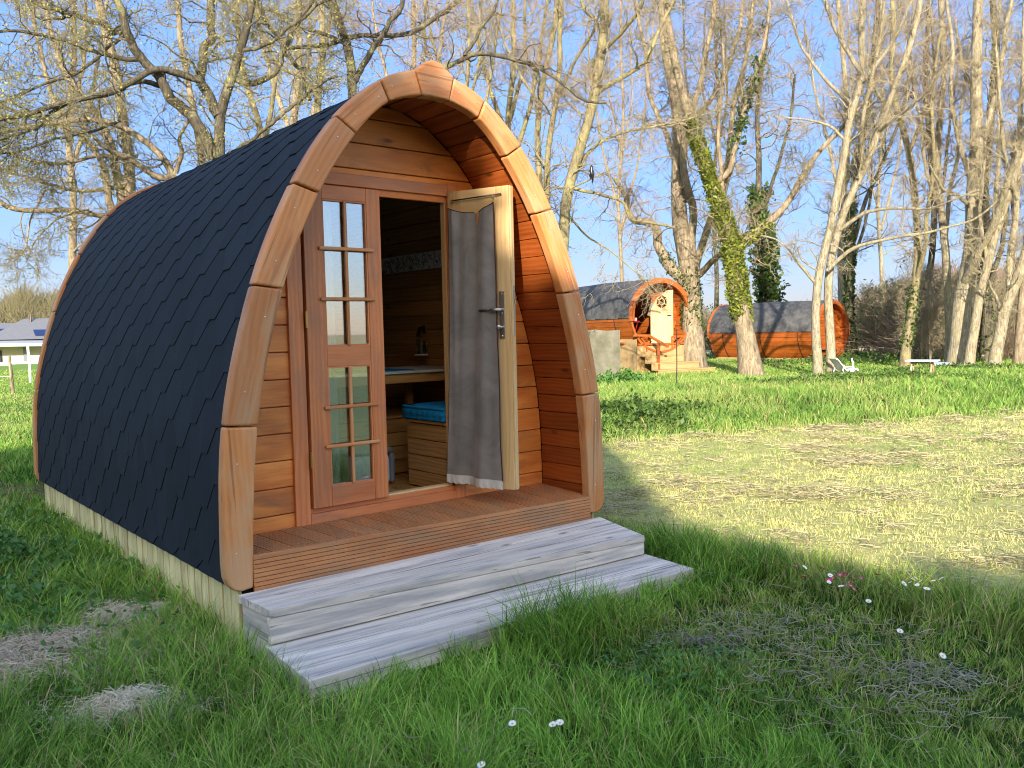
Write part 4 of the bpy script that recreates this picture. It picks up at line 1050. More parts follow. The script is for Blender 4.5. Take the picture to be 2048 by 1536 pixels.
mb = MB(); mb.box((-18, -9.2, -1.4), (16, -9, .02), M=Th); mb.build('wall_face', 'white', gw); mb = MB(); mb.box((-18, -9.25, .021), (16, -8.95, .09), M=Th); mb.build('coping', 'white', gw)
# posts
def post(px, pyb, pyt, D, r, mat, label, lean=0):
    b_ = atd(px, pyb, D); t_ = atd(px-lean, pyt, D); mb = MB()
    mb.tube([(b_[0], b_[1], b_[2]-.3), ((b_[0]+t_[0])/2, (b_[1]+t_[1])/2, (b_[2]+t_[2])/2), (t_[0], t_[1], t_[2])], [r*1.05, r, r*.9], 7)
    o = mb.build('fence_post', mat, None, bevel=.004); tag(o, label, 'fence post')
post(25, 770, 712, 27, .045, 'bark_brown', 'weathered round wooden fence post leaning at the meadow edge', 7)
post(60, 750, 706, 33, .04, MAT['white'], 'slim white fence post standing nearer the pod roof', 2)
mb = MB(); A_ = atd(-150, 716, 30); B_ = atd(18, 716, 27); C_ = atd(59, 716, 33); D_ = atd(150, 716, 36)
for z_ in (.75, .45):
    mb.tube([(A_[0], A_[1], z_), (B_[0], B_[1], z_+.02), (C_[0], C_[1], z_), (D_[0], D_[1], z_)], .004, 4)
tag(mb.build('fence_wire', 'white', None), 'two thin pale fence wires strung between the meadow posts', 'fence wire')
# ------------------------------------------------------------------ trees: batch-grown bare limbs and twigs
def nz(v): return v/np.maximum(np.linalg.norm(v, axis=-1, keepdims=True), 1e-9)
def tubes(P, R, S):
    """P (N,K,3) polylines, R (N,K) radii -> verts, quads"""
    N, K, _ = P.shape
    T = nz(np.gradient(P, axis=1)); mean = nz(P[:, -1]-P[:, 0])
    ref = np.where(np.abs(mean[:, 2:3]) > .8, np.array([[1., 0, 0]]), np.array([[0., 0, 1]]))
    A = nz(np.cross(T, ref[:, None, :])); B = np.cross(T, A)
    th = 2*np.pi*np.arange(S)/S
    V = P[:, :, None, :]+(A[:, :, None, :]*np.cos(th)[None, None, :, None]+B[:, :, None, :]*np.sin(th)[None, None, :, None])*R[:, :, None, None]
    idx = np.arange(N*K*S).reshape(N, K, S); nx = np.roll(idx, -1, axis=2)
    F = np.stack([idx[:, :-1], nx[:, :-1], nx[:, 1:], idx[:, 1:]], -1).reshape(-1, 4)
    return V.reshape(-1, 3), F
def resample(pts, K, jit, r):
    P = np.array(pts, float); s = np.r_[0, np.cumsum(np.linalg.norm(np.diff(P, axis=0), axis=1))]; t = np.linspace(0, s[-1], K)
    # smooth interpolation
    Q = np.stack([np.interp(t, s, P[:, k]) for k in range(3)], 1)
    for _ in range(2): Q[1:-1] = Q[1:-1]*.5+.25*(Q[:-2]+Q[2:])
    n_ = r.normal(size=(K, 3)); n_[1:-1] = (n_[1:-1]+n_[:-2]+n_[2:])/3; n_[0] = 0
    return Q+n_*jit, s[-1]
def kids(P, R, n_, L, ang, up, wig, K, rf, r, t0=.15, rmin=.003, out=None):
    """n_ children on every parent polyline"""
    N, Kp, _ = P.shape
    pi = np.repeat(np.arange(N), n_) if np.isscalar(n_) else np.repeat(np.arange(N), n_)
    M = len(pi)
    t = t0+(1-t0)*r.random(M)**.85; f = t*(Kp-1); i = np.minimum(f.astype(int), Kp-2); w = (f-i)[:, None]
    S = P[pi, i]*(1-w)+P[pi, i+1]*w; d = nz(P[pi, i+1]-P[pi, i]); rr_ = R[pi, i]*(1-w[:, 0])+R[pi, i+1]*w[:, 0]
    q = r.normal(size=(M, 3)); q = nz(q-d*(q*d).sum(1, keepdims=True))
    a = np.radians(ang*(.6+.8*r.random(M)))[:, None]
    D = nz(d*np.cos(a)+q*np.sin(a)+np.array([0, 0, up])*1.0)
    Lp = np.linalg.norm(P[:, -1]-P[:, 0], axis=1)[pi]
    ln = (L*(.5+.9*r.random(M)))*(1.1-.55*t)
    ln = np.minimum(ln, Lp*1.1+.1)
    C = np.zeros((M, K, 3)); C[:, 0] = S; cur = D; st = (ln/(K-1))[:, None]
    drift = nz(r.normal(size=(M, 3)))*wig*.5
    for k in range(1, K):
        cur = nz(cur+r.normal(size=(M, 3))*wig+drift+np.array([0, 0, up*.35])); C[:, k] = C[:, k-1]+cur*st
    r0 = np.maximum(np.minimum(rr_*rf, ln*.016+.002), rmin)
    RR = r0[:, None]*np.linspace(1, .28, K)[None, :]; RR = np.maximum(RR, rmin*.6)
    return C, RR
def leaves(P, size, r, spread=.05, flat=0.0, upn=0.0):
    """one small quad per point"""
    N = len(P); c = P+r.normal(size=(N, 3))*spread
    u = nz(r.normal(size=(N, 3))); v = nz(r.normal(size=(N, 3))*(1-flat)+np.array([0, 0, 1])*upn); v = nz(np.cross(u, v)); s = (size*(.55+.9*r.random(N)))[:, None]
    u = u*s; v = v*s*.62
    V = np.stack([c-u, c-v*.9+u*.1, c+u, c+v*.9+u*.1], 1).reshape(-1, 3)
    return V, np.arange(4*N).reshape(-1, 4)
def tree(name, label, limbs, mats, l1=(5, 1.6), l2=(7, .8), l3=(6, .4), up=.12, wig=.28, seed=0, twig=.0045, group=None, ivy=None, bud=0, budmat='budleaf', jit=.5, ang=55, cat='tree', K0=26, t01=.25):
    """limbs: list of (points [(px,py,D)...] , start width px, end width px); trunk is the first"""
    r = np.random.default_rng(seed); L0 = []; R0 = []; ln = []
    for li, (pts, w0, w1) in enumerate(limbs):
        W_ = []
        dr = r.uniform(-.09, .09) if li else 0
        for k, p_ in enumerate(pts):
            if len(p_) == 3 and p_[2] > 5: q = atd(p_[0], p_[1], p_[2])
            W_.append(q)
        W_ = np.array(W_)
        D0 = np.hypot(W_[0, 0]-CAM[0], W_[0, 1]-CAM[1])
        if li:                                # branches swing towards or away from us as they go
            tt = np.linspace(0, 1, len(W_))[:, None]; W_ = CAM+(W_-CAM)*(1+dr*tt)
        r0 = w0/2*D0/FPX; r1 = w1/2*D0/FPX
        Q, l_ = resample(W_, K0, jit*.5*(r0+r1)*(.7 if li else .25), r)
        rad = r0+(r1-r0)*np.linspace(0, 1, K0)**.8
        if li == 0 or pts[0][1] > 690: rad = rad*(1+.35*np.exp(-np.arange(K0)/.9)); Q[0, 2] -= .3
        L0.append(Q); R0.append(rad); ln.append(l_)
    L0 = np.array(L0); R0 = np.array(R0)
    n1 = np.maximum((np.array(ln)*l1[0]).astype(int), 2)
    P1, R1 = kids(L0, R0, n1, l1[1], ang, up, wig, 10, .36, r, t01, .007)
    P2, R2 = kids(P1, R1, l2[0], l2[1], 48, up*.8, wig, 7, .6, r, .12, twig*1.5)
    P3, R3 = kids(P2, R2, l3[0], l3[1], 45, up*.5, wig*.9, 5, .7, r, .12, twig)
    base = L0[0][0].copy(); root = empty(name, base, label, cat, group)
    V0, F0 = tubes(L0, R0, 10); V1, F1 = tubes(P1, R1, 6)
    npmesh('trunk', np.vstack([V0, V1]), np.vstack([F0, F1+len(V0)]), mats[0], root, [], True)
    V2, F2 = tubes(P2, R2, 4); V3, F3 = tubes(P3, R3, 3)
    npmesh('crown', np.vstack([V2, V3]), np.vstack([F2, F3+len(V2)]), mats[1], root)
    if bud:
        T_ = P3[:, -1]; k = int(len(T_)*bud); ii = r.choice(len(T_), k, replace=bud > 1)
        cl = np.repeat(T_[ii], 3, axis=0); Vb, Fb = leaves(cl, .017, r, .035)
        npmesh('buds', Vb, Fb, budmat, root, [('rnd', 'FLOAT', np.repeat(r.random(len(cl)), 4))])
    for iv in (ivy or []):
        li, t0, t1, cnt, spread, sz, mt = iv
        Q, Rr_ = L0[li], R0[li]; t = t0+(t1-t0)*r.random(cnt); f = t*(K0-1); i = np.minimum(f.astype(int), K0-2); w = (f-i)[:, None]
        c = Q[i]*(1-w)+Q[i+1]*w; rr_ = Rr_[i]
        # clumps round the stem
        q = nz(r.normal(size=(cnt, 3))*np.array([1, 1, .35])); cl = fbm(c[:, 2]*1.7+q[:, 0]*1.3, q[:, 1]*2.2+c[:, 2]*.6, seed)
        keep = cl > .42-.16*np.sin(np.pi*(t-t0)/(t1-t0)); c = c[keep]; q = q[keep]; rr_ = rr_[keep]; cl = cl[keep]
        c = c+q*(rr_[:, None]*.9+(spread*(.25+1.6*np.clip(cl-.4, 0, 1)))[:, None]*(.4+.9*r.random((len(c), 1))))
        Vb, Fb = leaves(c, sz, r, .02); npmesh('ivy', Vb, Fb, mt, root, [('rnd', 'FLOAT', np.repeat(r.random(len(c)), 4))])
    return root
def pz(D, *pts): return [(a, b, D) for a, b in pts]
# --- the oak behind the pod
DA = 13.5
tree('oak_tree', 'gnarled dark oak rising behind the pod roof with long lichened limbs to the left', [
    (pz(DA, (440, 720), (437, 500), (438, 311), (436, 240), (448, 194), (464, 153), (480, 100), (500, 40), (512, -40)), 34, 12),
    (pz(DA, (437, 232), (415, 195), (400, 174), (408, 120), (420, 60), (428, -40)), 20, 14),
    (pz(DA, (432, 315), (375, 226), (335, 178), (290, 117), (258, 69), (225, -30)), 24, 12),
    (pz(DA, (400, 160), (350, 140), (297, 139), (242, 174), (194, 182), (109, 210), (52, 226), (-40, 250)), 13, 7),
    (pz(DA, (330, 172), (285, 160), (220, 178), (130, 205), (60, 260), (-30, 290)), 10, 4),
    (pz(DA, (262, 75), (230, 60), (161, 32), (93, 16), (10, -20)), 14, 8),
    (pz(DA, (464, 153), (490, 168), (520, 165), (560, 125), (600, 40), (640, -30)), 13, 8),
    (pz(DA, (446, 330), (480, 293), (513, 275), (537, 250), (606, 194), (670, 150)), 9, 5),
    (pz(DA, (620, 200), (605, 140), (575, 105), (545, 60), (520, 20)), 8, 10),
    (pz(DA, (290, 117), (240, 118), (170, 95), (90, 70), (0, 60), (-60, 50)), 9, 4),
    (pz(DA, (250, 70), (200, 110), (150, 150), (90, 165), (20, 200), (-50, 215)), 7, 3),
    (pz(DA, (480, 100), (540, 90), (620, 20), (660, 0), (700, -40)), 8, 5),
    (pz(DA, (240, 240), (190, 262), (120, 275), (50, 300), (-40, 310)), 6, 3),
], ('bark_oak', 'twig_olive'), (4.2, 1.05), (8, .52), (6, .27), .03, .34, 1, .0030, bud=.5, jit=1.1, ang=60)
tree('lichened_tree', 'pale several-stemmed tree left of the dark oak with a low horizontal bough', [
    (pz(17, (262, 720), (258, 400), (262, 343), (250, 262), (242, 202), (234, 141), (210, 60), (190, -40)), 26, 14),
    (pz(17, (250, 460), (242, 388), (226, 300), (202, 242), (170, 200), (130, 150), (100, 60), (80, -30)), 18, 8),
    (pz(17, (232, 470), (222, 408), (210, 339), (182, 283), (145, 258), (80, 235), (0, 215)), 16, 6),
    (pz(17, (300, 420), (210, 434), (161, 420), (90, 422), (20, 420), (-10, 398), (-40, 360)), 10, 8),
    (pz(17, (262, 360), (238, 375), (149, 384), (97, 367), (40, 350), (-20, 330)), 9, 3),
    (pz(17, (258, 315), (194, 311), (120, 330), (60, 320), (-10, 300)), 9, 4),
    (pz(17, (160, 420), (110, 440), (70, 480), (55, 520)), 4, 2),
    (pz(17, (90, 380), (60, 440), (50, 500), (30, 520)), 4, 2),
], ('bark_brown', 'twig_olive'), (4.0, 1.1), (7, .55), (6, .3), .0, .34, 2, .0034, bud=.35, ang=60)
tree('lichened_tree', 'tree between oak and pale stems whose thick trunk crosses the pod ridge', [
    (pz(15.5, (360, 720), (356, 380), (351, 351), (343, 323), (300, 290), (262, 258), (218, 238), (137, 238), (60, 252), (-30, 270)), 24, 6),
    (pz(15.5, (350, 350), (323, 359), (290, 340), (258, 318), (215, 300), (160, 250)), 14, 5),
    (pz(15.5, (404, 500), (404, 327), (396, 266), (384, 222), (378, 170), (360, 80), (350, -30)), 16, 9),
    (pz(15.5, (351, 345), (365, 300), (355, 285), (372, 250), (380, 215)), 10, 4),
], ('bark_brown', 'twig_olive'), (3.2, 1.0), (6, .5), (5, .28), .02, .34, 3, .0034, bud=.18)
tree('lichened_tree', 'yellow-lichened tree with a slim forked trunk just above the pod ridge', [
    (pz(19, (545, 720), (530, 400), (525, 270), (505, 202), (484, 161), (480, 90), (470, -40)), 18, 9),
    (pz(19, (528, 300), (545, 200), (552, 140), (590, 60), (610, -40)), 10, 6),
    (pz(19, (640, 720), (640, 400), (638, 218), (642, 121), (646, -40)), 18, 12),
    (pz(19, (640, 200), (600, 150), (560, 140), (520, 60), (500, -20)), 8, 5),
], ('bark_yellow', 'twig_pale'), (3.4, 1.2), (6, .6), (5, .34), .08, .3, 4, .0045)
DB = 14.5
tree('oak_tree', 'dark crooked oak with boughs reaching over the pod peak to the right', [
    (pz(DB, (715, 720), (712, 300), (706, 161), (698, 81), (674, 40), (650, -40)), 26, 16),
    (pz(DB, (560, 95), (650, 89), (743, 73), (811, 75), (860, 45), (912, 12), (950, -30)), 7, 11),
    (pz(DB, (760, 200), (830, 175), (892, 133), (925, 112), (957, 105), (1013, 117), (1058, 121), (1130, 174), (1175, 198), (1215, 205)), 13, 5),
    (pz(DB, (706, 165), (740, 110), (770, 60), (800, 20), (830, -40)), 13, 8),
    (pz(DB, (930, 112), (960, 60), (990, 20), (1000, -30)), 8, 5),
    (pz(DB, (1058, 121), (1080, 150), (1075, 190), (1100, 230)), 5, 3),
    (pz(DB, (700, 90), (620, 60), (570, 30), (500, 10), (450, -20)), 8, 5),
], ('bark_oak', 'twig_pink'), (3.4, 1.0), (6, .5), (5, .26), .04, .34, 5, .0032, bud=.08, jit=1.1, ang=60)
for k, (px, D, w, sd) in enumerate(((820, 22, 16, 31), (930, 20, 14, 32), (1020, 24, 18, 33), (590, 26, 20, 34), (140, 27, 16, 36))):
    tree('bare_tree', ['slender bare tree showing directly behind the pod peak', 'thin bare tree just right of the pod peak', 'bare tree between the pod peak and yellow trunks', 'bare tree standing behind the pod ridge among the oaks', 'distant bare tree at far left behind low bough'][k], [
        (pz(D, (px, 730), (px+8, 400), (px-6, 250), (px+10, 120), (px+4, -60)), w, w*.5),
        (pz(D, (px+4, 330), (px+40, 220), (px+60, 100), (px+80, -40)), w*.6, w*.3),
        (pz(D, (px-2, 280), (px-40, 180), (px-70, 60), (px-80, -40)), w*.6, w*.3),
        (pz(D, (px, 240), (px+30, 120), (px+30, -30)), w*.5, w*.3)],
        ('bark_yellow' if k in (1, 2) else 'bark_brown', 'twig_pale' if k % 2 else 'twig_pink'), (3.0, 1.5), (5, .8), (4, .4), .08, .28, sd, .0055)
# --- yellow lichened group right of the pod
tree('lichened_tree', 'tall yellow-lichened tree with a leaning trunk just right of the pod', [
    (pz(20, (1108, 740), (1118, 600), (1130, 476), (1130, 404), (1142, 355), (1171, 258), (1191, 182), (1199, 101), (1215, 36), (1203, -50)), 25, 17),
    (pz(20, (1150, 345), (1171, 310), (1215, 270), (1280, 258), (1350, 246), (1420, 225)), 9, 2.5),
    (pz(20, (1191, 190), (1215, 170), (1247, 153), (1292, 125), (1312, 77), (1330, 30), (1360, -20)), 11, 6),
    (pz(20, (1142, 362), (1162, 300), (1172, 250), (1190, 180), (1185, 120)), 14, 6),
    (pz(20, (1138, 375), (1190, 385), (1250, 404), (1258, 440), (1300, 445), (1350, 455)), 7, 5),
    (pz(20, (1199, 110), (1240, 70), (1280, 20), (1300, -30)), 8, 5),
    (pz(19.7, (1140, 378), (1165, 366), (1184, 357), (1215, 342), (1260, 318), (1300, 305)), 4, 1.5),
    (pz(20, (1130, 420), (1170, 470), (1220, 500), (1290, 560), (1330, 600)), 5, 1.5),
    (pz(20, (1205, 60), (1170, 20), (1150, -30)), 8, 5),
], ('bark_yellow', 'twig_pale'), (3.6, 1.2), (7, .6), (5, .34), .03, .3, 6, .0042, jit=.7)
tree('lichened_tree', 'two slim yellow stems standing close behind the pod arch', [
    (pz(21, (1090, 740), (1085, 500), (1078, 335), (1074, 258), (1082, 202), (1090, 133), (1110, 69), (1118, -50)), 16, 10),
    (pz(21, (1100, 700), (1094, 363), (1098, 262), (1118, 194), (1122, 141), (1120, 40), (1125, -50)), 15, 9),
    (pz(21, (1118, 190), (1150, 120), (1185, 70), (1200, 20)), 8, 4),
    (pz(21, (1080, 210), (1040, 150), (1010, 90), (990, 20)), 7, 3),
], ('bark_yellow', 'twig_pale'), (3.6, 1.2), (6, .6), (5, .34), .06, .28, 7, .0045)
# --- big old tree between the cabins
tree('oak_tree', 'stout old tree with broad brown trunk and splayed limbs beside the barrel cabin', [
    (pz(27.5, (1387, 735), (1385, 640), (1384, 590), (1380, 545), (1372, 518), (1360, 480), (1352, 404), (1357, 343), (1361, 283), (1350, 200), (1330, 100), (1325, -30)), 45, 14),
    (pz(27.5, (1376, 568), (1350, 545), (1324, 513), (1312, 456), (1290, 441), (1262, 442), (1250, 400), (1235, 350)), 26, 8),
    (pz(27.5, (1383, 540), (1385, 444), (1377, 384), (1365, 330), (1372, 250), (1400, 160), (1420, 60), (1425, -30)), 18, 8),
    (pz(27.5, (1390, 545), (1409, 484), (1417, 444), (1440, 400), (1460, 300), (1470, 200), (1500, 100), (1510, -30)), 16, 6),
    (pz(27.5, (1393, 552), (1437, 513), (1470, 480), (1520, 455), (1560, 420)), 14, 6),
    (pz(27.5, (1357, 343), (1330, 260), (1300, 200), (1290, 100), (1270, 0)), 12, 6),
    (pz(27.5, (1361, 290), (1400, 230), (1450, 150), (1480, 60), (1490, -20)), 11, 6),
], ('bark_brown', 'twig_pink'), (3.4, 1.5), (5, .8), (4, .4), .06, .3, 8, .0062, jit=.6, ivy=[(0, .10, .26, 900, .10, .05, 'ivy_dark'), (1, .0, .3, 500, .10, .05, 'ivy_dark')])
tree('ivy_tree', 'leaning trunk thickly clad in sunlit yellow-green ivy between the barrel cabins', [
    (pz(24.5, (1503, 735), (1495, 690), (1480, 620), (1474, 560), (1462, 480), (1448, 430), (1432, 385), (1415, 350), (1398, 290), (1380, 240), (1362, 170), (1340, 80), (1330, -20)), 39, 10),
    (pz(24.5, (1470, 500), (1500, 472), (1558, 428), (1583, 396), (1599, 363), (1640, 300), (1700, 240), (1750, 170)), 17, 6),
    (pz(24.5, (1425, 370), (1460, 350), (1475, 270), (1500, 180), (1530, 90), (1540, -20)), 12, 5),
    (pz(24.5, (1380, 255), (1360, 246), (1330, 255), (1290, 248)), 8, 4),
    (pz(24.5, (1450, 430), (1440, 330), (1435, 250), (1450, 150), (1440, 40)), 10, 5),
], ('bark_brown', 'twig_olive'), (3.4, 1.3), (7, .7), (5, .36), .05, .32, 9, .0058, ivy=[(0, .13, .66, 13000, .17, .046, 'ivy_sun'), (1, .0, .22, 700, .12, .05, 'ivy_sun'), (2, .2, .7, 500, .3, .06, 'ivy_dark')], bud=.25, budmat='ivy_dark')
tree('ivy_tree', 'smaller dark ivy-covered tree just right of the sunlit ivy trunk', [
    (pz(38, (1548, 735), (1545, 660), (1540, 606), (1534, 557), (1526, 484), (1514, 404), (1520, 320), (1510, 220), (1530, 100), (1540, 0)), 18, 6),
    (pz(38, (1536, 560), (1500, 540), (1480, 545), (1450, 530)), 6, 2),
    (pz(38, (1520, 440), (1550, 350), (1580, 250), (1590, 150)), 8, 4),
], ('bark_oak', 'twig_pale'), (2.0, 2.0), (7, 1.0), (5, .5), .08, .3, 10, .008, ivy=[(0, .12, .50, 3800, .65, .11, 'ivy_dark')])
# --- pale group in front of the second barrel
tree('grey_tree', 'slender grey trunk, the outer left one in front of the second barrel cabin', [
    (pz(23.5, (1638, 752), (1632, 680), (1631, 620), (1635, 557), (1659, 464), (1671, 404), (1684, 343), (1692, 262), (1708, 202), (1728, 161), (1722, 81), (1728, -50)), 17, 11),
    (pz(23.5, (1655, 541), (1708, 493), (1764, 480), (1865, 464), (1950, 440), (2000, 400)), 8, 3),
    (pz(23.5, (1630, 565), (1600, 530), (1579, 500), (1550, 476), (1520, 470)), 7, 2.5),
    (pz(23.5, (1690, 280), (1660, 250), (1620, 240), (1570, 235)), 6, 2.5),
    (pz(23.5, (1728, 161), (1700, 110), (1670, 60), (1640, -20)), 9, 5),
    (pz(23.5, (1725, 165), (1760, 120), (1800, 60), (1830, -20)), 8, 4),
    (pz(23.5, (1705, 210), (1650, 160), (1600, 90), (1570, -10)), 8, 4),
], ('bark_pale', 'twig_pale'), (2.7, 1.15), (5, .65), (5, .36), .10, .26, 11, .0052)
tree('grey_tree', 'grey trunk standing close to the right of the slender one before the cabin', [
    (pz(24, (1664, 752), (1661, 680), (1657, 620), (1655, 545), (1675, 464), (1692, 404), (1728, 343), (1756, 262), (1797, 161), (1830, 60), (1850, -40)), 18, 9),
    (pz(24, (1668, 470), (1728, 424), (1784, 416), (1857, 420), (1905, 400), (1960, 380)), 8, 3),
    (pz(24, (1728, 343), (1720, 260), (1740, 170), (1760, 80), (1770, -30)), 9, 4),
    (pz(24, (1756, 262), (1800, 230), (1850, 190), (1900, 110)), 7, 3),
], ('bark_pale', 'twig_pale'), (2.7, 1.15), (5, .65), (5, .36), .12, .26, 12, .0052)
tree('grey_tree', 'straight pale trunk rising from behind the second barrel cabin rim', [
    (pz(38, (1690, 740), (1686, 680), (1684, 620), (1681, 484), (1688, 363), (1698, 283), (1690, 150), (1680, 40), (1670, -40)), 15, 8),
    (pz(38, (1685, 420), (1660, 300), (1630, 180), (1610, 60)), 8, 4),
    (pz(38, (1688, 380), (1720, 280), (1750, 150), (1770, 30)), 8, 4),
], ('bark_pale', 'twig_pink'), (2.4, 1.9), (5, 1.0), (5, .5), .12, .26, 13, .0078)
tree('ivy_tree', 'dark ivy-stemmed tree right behind the rim of the second barrel cabin', [
    (pz(37, (1705, 740), (1702, 680), (1698, 620), (1700, 484), (1704, 384), (1730, 250), (1745, 130), (1760, -30)), 18, 8),
    (pz(37, (1702, 500), (1730, 400), (1760, 340), (1800, 240), (1830, 120)), 9, 4),
    (pz(37, (1701, 540), (1730, 450), (1745, 380), (1740, 250)), 7, 3),
], ('bark_oak', 'twig_olive'), (2.4, 1.9), (5, 1.0), (5, .5), .12, .26, 14, .0078, ivy=[(0, .04, .45, 1500, .12, .08, 'ivy_dark')])
tree('brown_tree', 'thin brown leaning tree left of the trestle table', [
    (pz(28.5, (1808, 735), (1818, 660), (1827, 600), (1835, 540), (1837, 484), (1829, 384), (1817, 283), (1797, 242), (1780, 150), (1790, 40), (1780, -40)), 17, 8),
    (pz(28.5, (1832, 560), (1850, 500), (1853, 440), (1870, 330), (1862, 200), (1880, 60)), 9, 4),
    (pz(28.5, (1820, 300), (1850, 220), (1870, 120), (1860, 0)), 8, 4),
    (pz(28.5, (1800, 245), (1760, 200), (1730, 120), (1710, 30)), 7, 3),
], ('bark_yellow', 'twig_pink'), (3.6, 1.2), (5, .7), (4, .38), .12, .26, 15, .0055, ivy=[(0, .05, .22, 500, .08, .05, 'ivy_dark')])
tree('brown_tree', 'dark slim stem close behind the thin leaning tree by the trestle table', [
    (pz(33, (1826, 735), (1836, 660), (1848, 590), (1865, 525), (1869, 404), (1857, 262), (1850, 150), (1860, -40)), 13, 7),
    (pz(33, (1866, 450), (1890, 350), (1900, 230), (1920, 100)), 7, 3),
    (pz(33, (1858, 300), (1830, 200), (1820, 100), (1800, 0)), 7, 3),
], ('bark_oak', 'twig_pink'), (3.2, 1.4), (5, .8), (4, .4), .12, .26, 16, .006)
tree('birch_tree', 'thickest pale flaking trunk at the wood edge right of the trestle table', [
    (pz(27.5, (1914, 748), (1916, 700), (1921, 640), (1928, 585), (1940, 520), (1946, 450), (1946, 384), (1954, 303), (1950, 161), (1954, 40), (1960, -50)), 36, 14),
    (pz(27.5, (1930, 570), (1955, 520), (1985, 450), (2010, 380), (2040, 300)), 18, 8),
    (pz(27.5, (1950, 330), (1975, 250), (2000, 160), (2010, 60), (2030, -40)), 12, 6),
    (pz(27.5, (1948, 380), (1920, 290), (1900, 200), (1905, 90), (1890, -20)), 11, 5),
    (pz(27.5, (1950, 200), (1925, 130), (1910, 40)), 8, 4),
    (pz(27.5, (1946, 420), (1915, 390), (1885, 380), (1860, 330)), 7, 3),
], ('bark_pale', 'twig_pale'), (2.7, 1.15), (5, .65), (5, .36), .14, .26, 17, .0052, jit=.4)
tree('birch_tree', 'pale slim trunk touching the left side of the thickest one', [
    (pz(28.5, (1902, 748), (1900, 680), (1897, 606), (1893, 525), (1881, 404), (1872, 300), (1890, 150), (1880, -40)), 16, 9),
    (pz(28.5, (1890, 490), (1895, 400), (1915, 320), (1925, 200), (1940, 80)), 9, 4),
    (pz(28.5, (1882, 420), (1850, 340), (1840, 240), (1820, 120)), 8, 3),
], ('bark_pale', 'twig_pink'), (2.6, 1.15), (5, .65), (5, .36), .14, .26, 18, .0055)
tree('birch_tree', 'pale trunk leaning right, between the thickest trunk and the forked one', [
    (pz(26.7, (1938, 748), (1940, 700), (1950, 650), (1958, 590), (1970, 545), (1986, 484), (2027, 363), (2055, 280), (2080, 150)), 18, 10),
    (pz(26.7, (1986, 484), (1990, 400), (2000, 300), (1995, 150), (2000, 0)), 10, 5),
    (pz(26.7, (1975, 525), (1960, 450), (1965, 350), (1975, 220)), 8, 4),
], ('bark_pale', 'twig_pale'), (2.7, 1.15), (5, .65), (5, .36), .14, .26, 19, .0052)
tree('birch_tree', 'shaded dark trunk with ivy behind the right-hand pale trunks', [
    (pz(31.5, (1975, 740), (1974, 680), (1972, 620), (1966, 560), (1975, 480), (1965, 380), (1980, 250), (1990, 120), (1985, -40)), 24, 10),
    (pz(31.5, (1970, 600), (1990, 540), (2005, 480), (2020, 380), (2030, 260)), 10, 5),
], ('bark_oak', 'twig_pale'), (3.2, 1.4), (5, .8), (4, .4), .12, .26, 20, .006, ivy=[(0, .03, .3, 500, .08, .06, 'ivy_dark')])
tree('birch_tree', 'pale forked trunk at the right, leaning out of the picture', [
    (pz(26.7, (1988, 750), (1994, 700), (2005, 640), (2018, 590), (2045, 530), (2075, 450), (2110, 300)), 22, 14),
    (pz(26.7, (2000, 660), (1998, 610), (1985, 580), (1975, 560)), 8, 3),
    (pz(26.7, (2020, 590), (2022, 500), (2035, 400), (2040, 250), (2050, 100), (2050, -30)), 13, 6),
    (pz(26.7, (2050, 520), (2060, 420), (2060, 300), (2070, 100)), 10, 5),
    (pz(26.7, (2036, 400), (2010, 320), (2000, 200), (1990, 60)), 8, 4),
], ('bark_pale', 'twig_pale'), (2.7, 1.15), (5, .65), (5, .36), .14, .26, 22, .0052)
tree('brown_tree', 'brown trunk at the extreme right edge of the wood', [
    (pz(28.5, (2036, 748), (2040, 690), (2042, 640), (2050, 560), (2060, 400), (2055, 200), (2070, -30)), 18, 8),
    (pz(28.5, (2046, 600), (2030, 520), (2025, 420), (2010, 300)), 6, 3)], ('bark_brown', 'twig_pink'), (3.6, 1.3), (7, .7), (6, .4), .14, .26, 23, .0055)
lab = ['distant bare tree showing between yellow trunk and old oak', 'distant bare tree filling the gap above the first barrel cabin', 'distant bare tree behind the sunlit ivy trunk', 'distant bare tree over the dark roof of the second barrel',
       'distant bare tree between grey trunks and thin leaning tree', 'distant bare tree in the sky gap right of the second barrel', 'distant bare tree behind the thickest pale trunk', 'distant bare tree behind the forked pale trunk']
for k, pdw in enumerate(((1240, 42, 9), None, (1430, 44, 10), None, (1760, 44, 9), None, None, None)):
    if pdw is None: continue
    px, D, w = pdw
    tree('bare_tree', lab[k], [
        (pz(D, (px, 715), (px+5, 560), (px-5, 400), (px+8, 230), (px, 60), (px+5, -60)), w, w*.45),
        (pz(D, (px+2, 460), (px+35, 330), (px+55, 180), (px+70, 0)), w*.6, w*.3),
        (pz(D, (px-2, 420), (px-35, 300), (px-60, 150), (px-65, -20)), w*.6, w*.3),
        (pz(D, (px, 330), (px+25, 200), (px+20, 30)), w*.5, w*.3), (pz(D, (px, 280), (px-25, 180), (px-20, 20)), w*.5, w*.3)],
        (('bark_brown', 'bark_pale', 'bark_oak')[k % 3], ('twig_pink', 'twig_pale')[k % 2]), (1.4, 2.4), (5, 1.2), (4, .6), .12, .28, 40+k, .0070)
